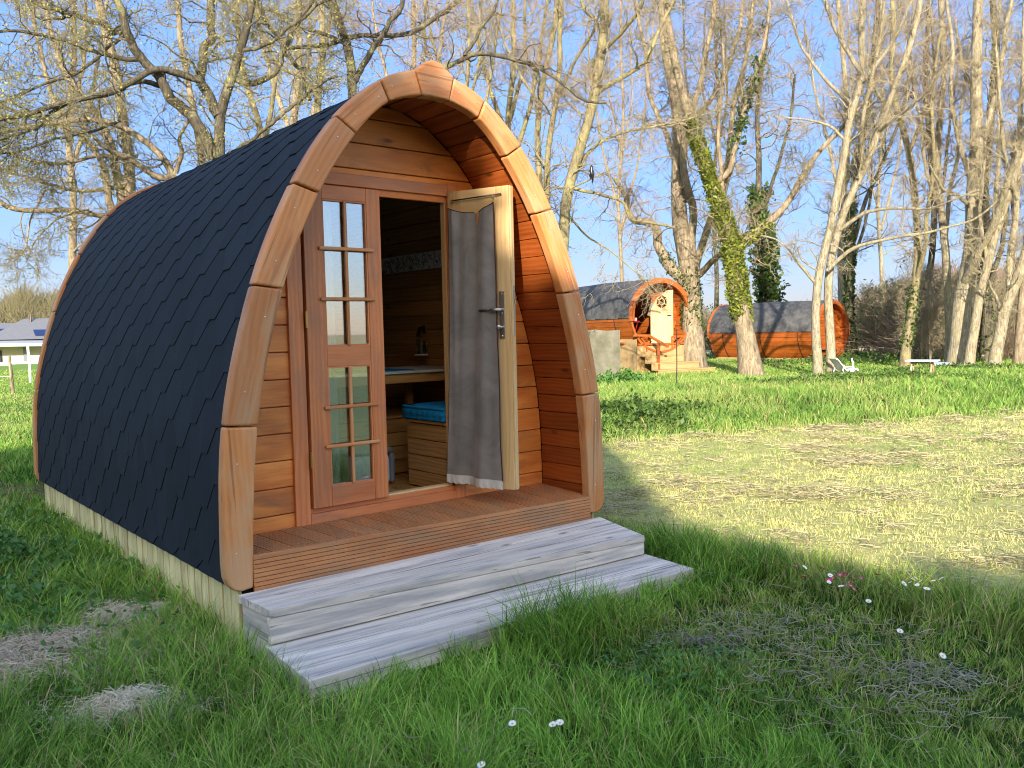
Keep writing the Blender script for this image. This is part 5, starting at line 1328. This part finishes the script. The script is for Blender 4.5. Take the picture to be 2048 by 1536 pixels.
# --- bare bushes behind, at the wood edge
def bush(label, px, D, h, wdt, seed, mats=('bark_brown', 'twig_olive'), n_=14, green=0):
    r = np.random.default_rng(seed); b_ = atd(px, 720, D); b_[2] = float(Hgt(b_[0], b_[1]))-.1
    L0 = []; R0 = []
    for k in range(n_):
        a_ = r.uniform(0, 6.28); s_ = r.uniform(0, .35)*wdt; st_ = b_+np.array([math.cos(a_)*s_, math.sin(a_)*s_, 0])
        top = st_+np.array([math.cos(a_)*wdt*.5*r.random(), math.sin(a_)*wdt*.5*r.random(), h*r.uniform(.6, 1.05)])
        Q, _ = resample([st_, (st_+top)/2+r.normal(size=3)*.1*wdt*np.array([1, 1, .3]), top], 12, .02, r); L0.append(Q); R0.append(np.linspace(.028, .008, 12)*h/3)
    L0 = np.array(L0); R0 = np.array(R0)
    P1, R1 = kids(L0, R0, 12, h*.32, 40, .12, .25, 8, .6, r, .1, .007); P2, R2 = kids(P1, R1, 7, h*.16, 45, .06, .25, 5, .6, r, .1, .0055); P3, R3 = kids(P2, R2, 4, h*.09, 45, .03, .25, 4, .6, r, .1, .005)
    root = empty('bare_bush', b_, label, 'bush')
    V0, F0 = tubes(L0, R0, 6); V1, F1 = tubes(P1, R1, 4); npmesh('stems', np.vstack([V0, V1]), np.vstack([F0, F1+len(V0)]), mats[0], root)
    V2, F2 = tubes(P2, R2, 3); V3, F3 = tubes(P3, R3, 3); npmesh('twigs', np.vstack([V2, V3]), np.vstack([F2, F3+len(V2)]), mats[1], root)
    if green:
        T_ = P3[:, -1]; ii = r.choice(len(T_), green); Vb, Fb = leaves(T_[ii], .06, r, .08); npmesh('leaves', Vb, Fb, 'bramble', root, [('rnd', 'FLOAT', np.repeat(r.random(green), 4))])
for k, a_ in enumerate(((1800, 43, 2.9, 1.8, 900), (1778, 39, 3.0, 1.9, 300), (1800, 37, 2.8, 1.9, 300), (1863, 31, 3.2, 1.7, 0), (1965, 36, 2.6, 2.0, 900), (1215, 33, 2.2, 2.0, 200), (1425, 40, 2.2, 2.4, 1200), (2025, 34, 2.6, 2.2, 300), (1722, 46, 3.2, 3.0, 400), (1890, 36, 3.4, 3.0, 500))):
    bush(['tangled bare bush with green leaves right of the second cabin', 'tangled bare bush in the middle of the scrub left of the leaning tree', 'tangled bare bush touching the thin leaning tree',
          'pale spindly sapling bush directly behind the trestle table', 'leafy scrub bush between the pale trunks', 'bare bush behind the concrete slab wall', 'low greyish green bush between old oak and ivy trunk',
          'bare bush by the extreme right trunks', 'tall bare bush behind the second cabin roof end', 'tall bare bush in the gap left of the pale trunks'][k], a_[0], a_[1], a_[2], a_[3], 60+k, green=a_[4], mats=('bark_pale' if k == 3 else 'bark_brown', 'twig_pale' if k in (3, 7) else 'twig_olive'))

# ------------------------------------------------------------------ hills with bare woodland far off
def hill(name, az0, az1, R0, R1, prof, mat):
    na_, nr_ = 160, 16; a_ = np.radians(np.linspace(az0, az1, na_)); t = np.linspace(0, 1, nr_)
    A, T = np.meshgrid(a_, t, indexing='ij'); Rr = R0+(R1-R0)*T
    hz = prof(np.degrees(A))*np.sin(np.pi*np.clip(T*.62, 0, 1))*(1+.10*(fbm(A*60, T*3, 3)-.5))
    X = CAM[0]+Rr*np.cos(A); Y = CAM[1]+Rr*np.sin(A); V = np.stack([X, Y, hz-2.0], -1).reshape(-1, 3)
    i = np.arange(na_-1)[:, None]*nr_+np.arange(nr_-1); F = np.stack([i, i+1, i+nr_+1, i+nr_], -1).reshape(-1, 4)
    o = npmesh(name, V, F, mat, None, [], True); tag(o, kind='structure'); return V
def hillmat(nm, cols):
    m, n, l, p, o = newmat(nm); tc = n.new('ShaderNodeTexCoord').outputs['Object']
    t = noise(n, l, mapped(n, l, tc, (1, 1, 2)), .09, 6, .7); c = ramp(n, l, t, [(.3, cols[0]), (.5, cols[1]), (.7, cols[2])])
    l.new(c, p.inputs['Base Color']); p.inputs['Roughness'].default_value = 1; p.inputs['Specular IOR Level'].default_value = 0; bump(n, l, p, t, 1, 2); return m
MAT['hillL'] = hillmat('bare_wood_hill', [(.16, .13, .09), (.27, .21, .14), (.36, .28, .18)])
MAT['hillR'] = hillmat('brown_wood_hill', [(.13, .11, .09), (.21, .17, .14), (.28, .23, .18)])
MAT['hillF'] = hillmat('blue_far_hill', [(.10, .14, .12), (.13, .17, .15), (.17, .2, .18)])
VL = hill('hill', 73, 110, 210, 330, lambda a: 13.5+2.0*np.sin(a*.9)+1.5*np.sin(a*2.3), 'hillL')
VR = hill('hill', 8, 50, 150, 260, lambda a: 3.5+8.5*sm(36, 25, -a*-1)*0+9.0*(1-sm(22, 31, a))+1.0*np.sin(a*1.7)+2.0*sm(34, 45, a)*0, 'hillR')
VF = hill('hill', 60, 110, 500, 800, lambda a: 32+3*np.sin(a*.7), 'hillF')
def fuzz(nm, label, az0, az1, R0, R1, n_, h, w, zf, mats, seed, cat='woodland'):
    r = np.random.default_rng(seed); a_ = np.radians(r.uniform(az0, az1, n_)); Rr = r.uniform(R0, R1, n_)
    x = CAM[0]+Rr*np.cos(a_); y = CAM[1]+Rr*np.sin(a_); z = zf(np.degrees(a_), (Rr-R0)/(R1-R0))
    cl = .55+.9*fbm(np.degrees(a_)*1.4, Rr*.05, seed)
    K = 5; P = np.zeros((n_, K, 3)); P[:, 0] = np.stack([x, y, z], 1); d = nz(np.stack([r.normal(size=n_)*.5, r.normal(size=n_)*.5, np.ones(n_)*1.2], 1)); hh = (h*(.35+.9*r.random(n_))*cl)[:, None]/(K-1)
    for k in range(1, K): d = nz(d+r.normal(size=(n_, 3))*.35); P[:, k] = P[:, k-1]+d*hh
    V, F = tubes(P, (w*(.4+r.random(n_)))[:, None]*np.linspace(1, .35, K)[None], 3)
    o = npmesh(nm, V, F, mats); tag(o, label, cat, kind='stuff')
HF = lambda prof: (lambda a, t: prof(a)*np.sin(np.pi*np.clip(t*.62, 0, 1))-2.5)
fuzz('far_woodland', 'tan bare woodland on the hill behind the bungalow', 73, 100, 210, 320, 15000, 6, .14, HF(lambda a: 13.5+2.0*np.sin(a*.9)+1.5*np.sin(a*2.3)), 'twig_olive', 71)
fuzz('far_woodland', 'brown bare woodland on the hill behind the right-hand trunks', 8, 42, 150, 250, 15000, 5, .11, HF(lambda a: 3.5+9.0*(1-sm(22, 31, a))+1.0*np.sin(a*1.7)), 'twig_pink', 72)
fuzz('scrub_hedge', 'grey-green bare scrub hedge across the field behind the barrel cabins', 8, 48, 60, 72, 22000, 2.8, .022, lambda a, t: np.full_like(a, -.4), 'twig_olive', 73, 'hedge')
fuzz('scrub_hedge', 'tangled thicket of thin bare stems behind the right-hand pale trunks', 13, 25, 33, 42, 9000, 2.9, .010, lambda a, t: np.full_like(a, -.3), 'twig_pink', 74, 'hedge')

# ------------------------------------------------------------------ unseen foliage added behind the photographer, its outline shaped to cast the foreground shade
SA = SUN_AZ; tdir = np.array([-math.cos(SA), -math.sin(SA), 0]); sdir_ = np.array([math.sin(math.radians(43)), -math.cos(math.radians(43)), 0])
TE = math.tan(SUN_EL); T0 = -17.0
sk_s = np.array([-40, -14, -9, -7, -5, -3.5, -2, -.6, .05, .33, .8, 1.2, 1.6, 2.4, 4, 8, 14, 22])
sk_h = np.array([1.0, 1.1, 1.4, 1.7, 2.6, 3.9, 4.3, 3.7, 2.65, 2.02, 1.90, .75, .30, .20, .10, .0, -.2, -.6])
def skyline(s): return np.interp(s, sk_s, sk_h)+(-T0)*TE
def foliage(nm, label, s0, s1, n_, seed, cat, mats='hedge'):
    r = np.random.default_rng(seed); s = r.uniform(s0, s1, n_); top = skyline(s)+.25*(fbm(s*2.2, s*0, seed)-.5)
    zz = top*(1-r.random(n_)**1.6*.98)-.03; dp = r.uniform(-1, .0, n_)*1.6
    P = sdir_[None]*s[:, None]+tdir[None]*(T0+dp)[:, None]; P[:, 2] = zz
    V, F = leaves(P, .13, r, .05)
    root = empty(nm, (P[:, 0].mean(), P[:, 1].mean(), 0), label, cat)
    npmesh('foliage', V, F, mats, root, [('rnd', 'FLOAT', np.repeat(r.random(n_), 4))])
    mb = MB(); ss = np.arange(s0, s1, .5)     # solid core of the added shade caster
    vs = []; fs = []
    for q in ss:
        h = skyline(q)-.35; p_ = sdir_*q+tdir*(T0-.8)
        vs += [tuple(p_+tdir*.3), (p_[0]+tdir[0]*.3, p_[1]+tdir[1]*.3, h), (p_[0]-tdir[0]*.3, p_[1]-tdir[1]*.3, h), tuple(p_-tdir*.3)]
    for k in range(len(ss)-1):
        for c in range(3): fs.append((4*k+c, 4*k+4+c, 4*k+5+c, 4*k+1+c))
    mb.add(vs, fs); mb.build('core', 'hedge', root)
foliage('shade_caster_tree', 'unseen tree mass added behind the photographer, shaped to shade the pod roof', -9, 1.2, 36000, 81, 'tree')
foliage('shade_caster_hedge', 'unseen hedge mass running right behind the photographer, added to cast the foreground shade', 1.2, 22, 42000, 82, 'hedge')
foliage('shade_caster_hedge', 'unseen hedge mass running left behind the photographer, added to cast shade', -40, -9, 26000, 83, 'hedge')
# ------------------------------------------------------------------ grass
gr = np.random.default_rng(101)
def under(x, y):                   # under the pod or the steps
    return ((np.abs(x) < 1.17) & (y > .03) & (y < 4.1)) | ((x > -1.235) & (x < 1.16) & (y > -.785) & (y < .1))
def segd(x, y, a, b):
    a = np.array(a); b = np.array(b); d = b-a; t = np.clip(((x-a[0])*d[0]+(y-a[1])*d[1])/(d@d), 0, 1)
    return np.hypot(x-a[0]-t*d[0], y-a[1]-t*d[1]), t
def zones(x, y):
    nA = fbm(x*1.4, y*1.4, 31); nB = fbm(x*4.5, y*4.5, 32); nC = fbm(x*.5, y*.5, 33)
    m = mown(x, y); bd = bank_dist(x, y); right = sm(2.5, 4.5, x)
    bank = right*sm(-.8, .6, bd)
    strip, t = segd(x, y, (1.55, -.35), (1.62, -3.2)); st = 1-sm(.16, .46, strip+.25*(nA-.5))
    front, t = segd(x, y, (-1.25, -.92), (1.25, -.95)); fr = (1-sm(.12, .50, front+.2*(nA-.5)))*(.25+.9*np.exp(-((x+.02)/.48)**2)+.35*np.exp(-((x+.95)/.15)**2))*(1-.7*sm(.5, .8, x))
    endr, t = segd(x, y, (1.27, -.75), (1.3, -.1)); fr = np.maximum(fr, (1-sm(.03, .2, endr))*.35)
    side, t = segd(x, y, (-1.3, -.3), (-1.32, 4.2)); sd_ = 1-sm(.25, .8, side+.4*(nA-.5))
    leftlong = (1-sm(-1.3, -.9, x))*(1-sm(2, 6, y))*.75
    mow2 = sm(-.35, .5, x+.35*(nA-.5))*(1-sm(-1.2, -1.0, y))          # cut patch bottom right, in the shade
    return nA, nB, nC, m, bank, st, fr, sd_, leftlong, mow2
NB = 620000; r0, r1 = 1.25, 48.0; ex = .42
u = gr.random(NB); R_ = (r0**ex+u*(r1**ex-r0**ex))**(1/ex); A_ = YAW+np.radians(gr.uniform(-42, 41, NB))
x = CAM[0]+R_*np.cos(A_); y = CAM[1]+R_*np.sin(A_)
# pull blades into tufts
tx_ = (fnoise(x*9, y*9, 41)-.5)*.11; ty_ = (fnoise(x*9, y*9, 43)-.5)*.11; x = x+tx_; y = y+ty_
R_ = np.hypot(x-CAM[0], y-CAM[1]); ok = ~under(x, y); x, y, R_ = x[ok], y[ok], R_[ok]
nA, nB, nC, m_, bank, st_, fr_, sd_, ll, mow2 = zones(x, y)
N = len(x)
h = .07+.10*nA                                                        # ordinary green sward
h = h*(1-.42*mow2)
h = h*(1+.55*np.clip(ll, 0, 1)); h = np.maximum(h, .09*sd_+.14*sd_*(nB-.3)); h = np.maximum(h, fr_*(.16+.15*nB)); h = np.maximum(h, st_*(.15+.13*nA))
h = h*(1-m_)+m_*(.014+.046*nB)
h = h*(1-bank)+bank*(.07+.20*nA)
h = h*(.72+.62*fnoise(x*5.5, y*5.5, 63))*(.45+.8*gr.random(N)); h = h*(1-.35*sm(14, 22, R_))
for (px_, py_, rd_) in ((240, 1405, .12), (215, 1225, .17), (60, 1300, .28), (300, 1215, .08)):
    q_ = hit(px_, py_, 2, .05); h = h*(1-.6*np.exp(-((x-q_[0])**2+(y-q_[1])**2)/rd_**2))
h = np.where((R_ > 16) & (bank < .3), h*.8, h)
keep = gr.random(N) < (1-.35*np.clip(mow2*(nB > .55), 0, 1)-.25*m_*(nB > .6)); x, y, h, R_ = x[keep], y[keep], h[keep], R_[keep]
nA, nB, nC, m_, bank, st_, fr_, sd_, ll, mow2 = zones(x, y); N = len(x)
z = Hgt(x, y)
tf = fnoise(x*5.5, y*5.5, 61)*14+fnoise(x*1.7, y*1.7, 62)*6; la = tf+gr.normal(size=N)*.75; lean = (.25+.9*gr.random(N)**1.5)*(1-.35*m_)
la = np.where(gr.random(N) < .2, gr.random(N)*6.283, la)
w = .0017*(.7+.8*gr.random(N))*np.maximum(1, R_/3.3)**.85*(1-.3*m_)
fa = gr.random(N)*np.pi
dx, dy = np.cos(la), np.sin(la); fx, fy = np.cos(fa), np.sin(fa)
ts = np.array([0, .38, .72, 1.0]); ws = np.array([1, .9, .6, 0])
cx = x[:, None]+dx[:, None]*(lean*h)[:, None]*ts**2; cy = y[:, None]+dy[:, None]*(lean*h)[:, None]*ts**2
cz = z[:, None]-.01+h[:, None]*(ts-.33*(lean[:, None]*ts**2)**1.3)
V = np.zeros((N, 7, 3))
for k in range(3):
    V[:, 2*k] = np.stack([cx[:, k]-fx*w*ws[k], cy[:, k]-fy*w*ws[k], cz[:, k]], 1)
    V[:, 2*k+1] = np.stack([cx[:, k]+fx*w*ws[k], cy[:, k]+fy*w*ws[k], cz[:, k]], 1)
V[:, 6] = np.stack([cx[:, 3], cy[:, 3], cz[:, 3]], 1)
b = (np.arange(N)*7)[:, None]; F = np.concatenate([b+np.array(q) for q in ((0, 1, 3), (0, 3, 2), (2, 3, 5), (2, 5, 4), (4, 5, 6))], 1).reshape(-1, 3)
def L3(a, b_, t): return np.array(a)[None]*(1-t[:, None])+np.array(b_)[None]*t[:, None]
rv = gr.random(N)
lush = L3((.034, .125, .014), (.29, .54, .085), np.clip(rv**1.4*.85+.9*(nA-.40), 0, 1))
olive = L3((.10, .20, .03), (.42, .50, .12), rv**1.3)
dry = L3((.42, .47, .15), (.68, .67, .31), np.clip(rv*.8+.35*(nB-.3), 0, 1))
gpatch = np.clip(sm(.46, .62, nA)*.75+sm(.54, .70, nB)*.6, 0, 1)                                     # greener patches in the mown field
bankc = L3((.06, .17, .028), (.23, .37, .085), np.clip(rv*.6+(nA-.3)*1.1, 0, 1)); bmx = sm(.48, .62, fbm(x*.55+3, y*.9, 66))[:, None]*.3*(.4+rv[:, None]); bankc = bankc*(1-bmx)+np.array((.34, .36, .14))*bmx
c = lush*(1-mow2[:, None]*.55)+olive*mow2[:, None]*.55
c = c*(1-.25*ll[:, None])+olive*.25*ll[:, None]
dryg = dry*(1-gpatch[:, None])+bankc*gpatch[:, None]
c = c*(1-m_[:, None])+dryg*m_[:, None]
c = c*(1-bank[:, None])+bankc*bank[:, None]
far_ = sm(9, 16, R_)[:, None]*(1-m_[:, None]); c = c*(1-far_)+bankc*far_
deadm = gr.random(N) < (.045+.10*mow2+.06*ll+.01*bank); c[deadm] = L3((.34, .28, .14), (.52, .44, .24), rv)[deadm]
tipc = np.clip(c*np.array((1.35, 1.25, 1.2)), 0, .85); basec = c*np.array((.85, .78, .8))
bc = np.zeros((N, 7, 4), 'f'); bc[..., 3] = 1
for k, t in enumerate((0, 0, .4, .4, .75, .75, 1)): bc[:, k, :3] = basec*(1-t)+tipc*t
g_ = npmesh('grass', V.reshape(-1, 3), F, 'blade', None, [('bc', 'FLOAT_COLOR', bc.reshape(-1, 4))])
tag(g_, 'green and sun-bleached meadow grass covering the ground', 'grass', kind='stuff')
# cut grass lying in patches
def litter(name, label, xs, ys, zs, l0, l1, wd, c0, c1, seed, tilt=.25):
    r = np.random.default_rng(seed); n_ = len(xs); K = 4; P = np.zeros((n_, K, 3)); P[:, 0] = np.stack([xs, ys, zs], 1)
    a = r.random(n_)*6.283; ln = (l0+(l1-l0)*r.random(n_))/(K-1); cv = r.normal(size=n_)*.5; el = r.normal(size=n_)*tilt
    for k in range(1, K):
        a = a+cv+r.normal(size=n_)*.25; P[:, k] = P[:, k-1]+np.stack([np.cos(a)*ln, np.sin(a)*ln, el*ln*(1 if k == 1 else -.6)], 1)
    V, F = tubes(P, np.full((n_, K), 1.0)*(wd*(.6+.8*r.random(n_)))[:, None], 3)
    cc = L3(c0, c1, r.random(n_)); cc = np.hstack([cc, np.ones((n_, 1))])
    o = npmesh(name, V, F, 'straw', None, [('bc', 'FLOAT_COLOR', np.repeat(cc, K*3, axis=0))]); tag(o, label, 'cut grass', kind='stuff')
n_ = 240000; u = gr.random(n_); R_ = (1.5**.5+u*(26**.5-1.5**.5))**2; A_ = YAW+np.radians(gr.uniform(-41, 36, n_)); x = CAM[0]+R_*np.cos(A_); y = CAM[1]+R_*np.sin(A_)
nA, nB, nC, m_, bank, st_, fr_, sd_, ll, mow2 = zones(x, y)
pt_ = fbm(x*1.1+y*.5, y*2.0-x*.4, 51); pt2 = fbm(x*3, y*3, 52)
pr = np.where(m_ > .5, sm(.50, .62, pt_*.5+pt2*.5)*.55+.05, sm(.47, .60, pt_*.35+pt2*.65)*(.10+.5*mow2)*.20)*(1-bank)*(1-st_)*(1-fr_)*(1-sm(12, 24, R_)*.5)
ok = (gr.random(n_) < pr) & ~under(x, y); x, y, R_, m_, pt_ = x[ok], y[ok], R_[ok], m_[ok], pt_[ok]
zz = Hgt(x, y)+.012+.045*gr.random(len(x))*(.5+sm(.5, .62, pt_))
sel = m_ > .5
litter('hay', 'bleached grass clippings strewn over the sunny mown field', x[sel], y[sel], zz[sel], .06, .16, .0016*np.maximum(1, R_[sel]/4)**.8, (.28, .24, .13), (.68, .60, .38), 91)
sel = ~sel
litter('hay', 'grey-brown grass clippings matted on the shaded lawn in front', x[sel], y[sel], zz[sel]+.02, .06, .15, .0015*np.maximum(1, R_[sel]/4)**.8, (.26, .23, .17), (.50, .44, .34), 92)
def clump(px, py, rad, hgt, n_, seed, label, c0=(.60, .50, .35), c1=(.95, .86, .66)):
    r = np.random.default_rng(seed); p_ = hit(px, py, 2, .05); q = r.normal(size=(n_, 2))*rad*np.array((1.2, .7))*.5
    xs = p_[0]+q[:, 0]*.75-q[:, 1]*.6; ys = p_[1]-q[:, 0]*.6-q[:, 1]*.75
    kk = fbm(xs*7, ys*7, seed); ok = r.random(n_) < sm(.38, .56, kk)+.06; xs, ys, q = xs[ok], ys[ok], q[ok]; n_ = len(xs)
    zs = Hgt(xs, ys)+.03+hgt*.55*np.exp(-(q**2).sum(1)/(rad*.8)**2)*r.random(n_)
    litter('hay', label, xs, ys, zs, .04, .11, .0014, c0, c1, seed, .5)
clump(240, 1405, .20, .11, 3800, 201, 'small pale dry grass heap in the lower left lawn')
clump(215, 1225, .34, .10, 3800, 202, 'pale dry grass heap left of the pod front corner')
clump(60, 1300, .60, .13, 9000, 203, 'large pinkish dry grass heap at the left edge', (.52, .42, .30), (.88, .74, .57))
clump(300, 1215, .12, .09, 700, 204, 'little dry grass heap nearest the pod base boards')
clump(1560, 1245, .40, .10, 350, 205, 'grey matted mowings heap below the flower strip', (.26, .26, .20), (.50, .47, .38))
clump(1380, 1270, .22, .07, 300, 206, 'small grey mowings heap right of the steps', (.20, .19, .16), (.40, .37, .31))
clump(1850, 1335, .20, .07, 300, 207, 'grey mowings heap in the lower right lawn', (.26, .26, .20), (.50, .47, .38))
clump(40, 985, .9, .08, 5000, 208, 'brown mowings at the left by the far pod corner', (.25, .19, .13), (.42, .33, .23))
# low leafy weeds
def weeds(nm, label, cx, cy, rx, ry, hgt, n_, size, mt, seed, rot=0):
    r = np.random.default_rng(seed); q = r.normal(size=(n_, 2))*.5; xs = cx+q[:, 0]*rx*math.cos(rot)-q[:, 1]*ry*math.sin(rot); ys = cy+q[:, 0]*rx*math.sin(rot)+q[:, 1]*ry*math.cos(rot)
    k = fbm(xs*3.5/max(size*14, .6), ys*3.5/max(size*14, .6), seed); ok = (k > .40) & ~under(xs, ys); xs, ys, k = xs[ok], ys[ok], k[ok]
    zs = Hgt(xs, ys)+.03+hgt*(k-.25)*1.9*r.random(len(xs))**.6*np.exp(-(q[ok]**2).sum(1)*.5)
    V, F = leaves(np.stack([xs, ys, zs], 1), size, r, .01, .6, 1.2)
    o = npmesh(nm, V, F, mt, None, [('rnd', 'FLOAT', np.repeat(r.random(len(xs)), 4))]); tag(o, label, 'weeds', kind='stuff')
weeds('weeds', 'leafy low weeds growing along the left base of the pod', -1.75, 2.3, .65, 2.0, .20, 6500, .022, 'weed', 301)
weeds('weeds', 'rounded leafy weeds in the lawn in front of the steps', .05, -1.6, .5, .4, .05, 1500, .012, 'weed', 302)
b_ = atd(1265, 820, 12.3); weeds('brambles', 'low bramble patch on the grass bank right of the pod arch', b_[0], b_[1], 1.5, .9, .36, 4500, .036, 'bramble', 303)
b_ = atd(1700, 760, 19.5); weeds('brambles', 'sprawling bramble mat in front of the white garden chair', b_[0], b_[1], 3.0, 1.0, .16, 4000, .035, 'bramble', 304, -.5)
b_ = atd(1890, 745, 24.5); weeds('brambles', 'dark brambles round the trestle table legs and pale trunks', b_[0], b_[1], 4.0, 1.2, .16, 3500, .04, 'bramble', 305, -.6)
b_ = atd(1235, 748, 21.0); weeds('brambles', 'green weed clump at the foot of the concrete slab wall', b_[0], b_[1], .9, .5, .5, 2500, .05, 'weed', 306)
b_ = atd(1800, 722, 33); weeds('brambles', 'dark green undergrowth behind the garden chair', b_[0], b_[1], 4.5, 2.5, .45, 4500, .06, 'bramble', 307, -.4)
# daisies
MAT['petal'] = plain('white_petal', (.80, .80, .78), .6, 0, .04); MAT['petalred'] = plain('magenta_petal', (.40, .03, .16), .6); MAT['yolk'] = plain('yellow_disc', (.75, .48, .03), .6); MAT['stem'] = plain('flower_stem', (.08, .17, .03), .6)
def daisy(mt, rad, label, group):
    mb = MB(); mb.tube([(0, 0, -.13), (.004, .003, -.06), (0, 0, 0)], .0013, 5, mi=2)
    for k in range(14):
        a = k*2*math.pi/14; c_, s_ = math.cos(a), math.sin(a)
        mb.add([(c_*.25*rad-s_*.07*rad, s_*.25*rad+c_*.07*rad, .001), (c_*.25*rad+s_*.07*rad, s_*.25*rad-c_*.07*rad, .001), (c_*.85*rad+s_*.15*rad, s_*.85*rad-c_*.15*rad, .004), (c_*rad, s_*rad, .004), (c_*.85*rad-s_*.15*rad, s_*.85*rad+c_*.15*rad, .004)], [(0, 1, 2, 3, 4)])
    mb.ball((0, 0, .002), rad*.33, mi=1, seg=8, rings=4, sc=(1, 1, .5))
    o = mb.build('daisy', [mt, 'yolk', 'stem'], None); tag(o, label, 'daisy', group); return o
pw = daisy('petal', .015, 'small white daisy in the long grass of the sunlit flower strip', 'white daisies in the grass strip')
pr_ = daisy('petalred', .016, 'small magenta daisy in the long grass strip right of the steps', 'magenta daisies in the grass strip')
whites = [(960, 815), (975, 830), (990, 815), (970, 855), (1005, 840), (1015, 870), (1270, 855), (1290, 840), (1295, 865), (1310, 850), (1255, 875), (1355, 850), (1350, 875), (1330, 880), (1278, 845), (880, 800), (1245, 860), (1385, 842), (985, 872)]
reds = [(880, 830), (945, 805), (1030, 825), (985, 840), (1045, 855), (1000, 865), (1090, 840), (1150, 828), (920, 820), (970, 848), (1035, 870), (850, 795), (1060, 880), (1190, 860), (1022, 845), (1010, 828), (875, 838), (1050, 868)]
pw['label'] = 'small white daisy among the long green grass of the flower strip'
def place(proto, lst, first=True):
    for k, (a, b) in enumerate(lst):
        q = hit(1130+a/1.838, 700+b/1.838, 2, .17); o = proto if (k == 0 and first) else proto.copy()
        if o is not proto: COL.objects.link(o)
        o.location = q; o.rotation_euler = (gr.uniform(-.5, .5)+.25, gr.uniform(-.5, .5)-.25, gr.uniform(0, 6)); s = gr.uniform(.75, 1.15); o.scale = (s, s, s)
place(pw, whites); place(pr_, reds)
for (px, py, lb) in ((1737, 1203, 'lone white daisy just below the flower strip'), (1800, 1263, 'lone white daisy at the right edge of the grey mowings heap'), (1885, 1312, 'lone white daisy lowest in the tall grass at right'),
                     (1025, 1448, 'white daisy left of the pair near the bottom edge'), (1106, 1450, 'left one of two white daisies close together near the bottom edge'), (1120, 1446, 'right one of two white daisies close together near the bottom edge'), (963, 1531, 'white daisy cut by the bottom edge of the picture')):
    o = pw.copy(); COL.objects.link(o); o['label'] = lb; del o['group']; o.location = hit(px, py, 2, .12); o.rotation_euler = (gr.uniform(-.3, .3)+.3, -.3, 0); o.scale = (.95,)*3
# tall bare twig weed and the bird on its branch
bp = atd(1183, 343, 19.6); bird = MB()
bird.tube([Vector(bp)+Vector(q) for q in ((.0, .0, .15), (.0, .0, .13), (.0, .0, .09), (.0, .0, .03), (.01, .0, -.05), (.02, 0, -.10), (.03, 0, -.16), (.035, 0, -.25))], [.004, .022, .034, .030, .055, .045, .022, .012], 12)
bo = bird.build('bird', 'black', None, smooth=True); tag(bo, 'black crow-like bird perched on a bough right of the pod arch', 'bird')
mb = MB(); P0 = Vector(bp)+Vector((0, 0, .125)); rtv = Vector((RT[0], RT[1], RT[2])); mb.tube([P0+rtv*.012, P0+rtv*.075+Vector((0, 0, -.012))], [.011, .002], 6); mb.build('beak', 'darksteel', bo)
for s_ in (-1, 1):
    mb = MB(); q = [Vector(bp)+rtv*(.05*s_*k)+Vector((0, 0, zz)) for k, zz in ((.7, .03), (1.0, -.03), (.8, -.10), (.3, -.18))]
    mb.tube(q, [.012, .022, .018, .004], 6); mb.build('wing', 'black', bo, smooth=True)
mb = MB(); mb.tube([Vector(bp)+rtv*.02+Vector((0, 0, -.08)), Vector(bp)+rtv*.02+Vector((0, 0, -.115))], .006, 5); mb.build('foot', 'darksteel', bo)
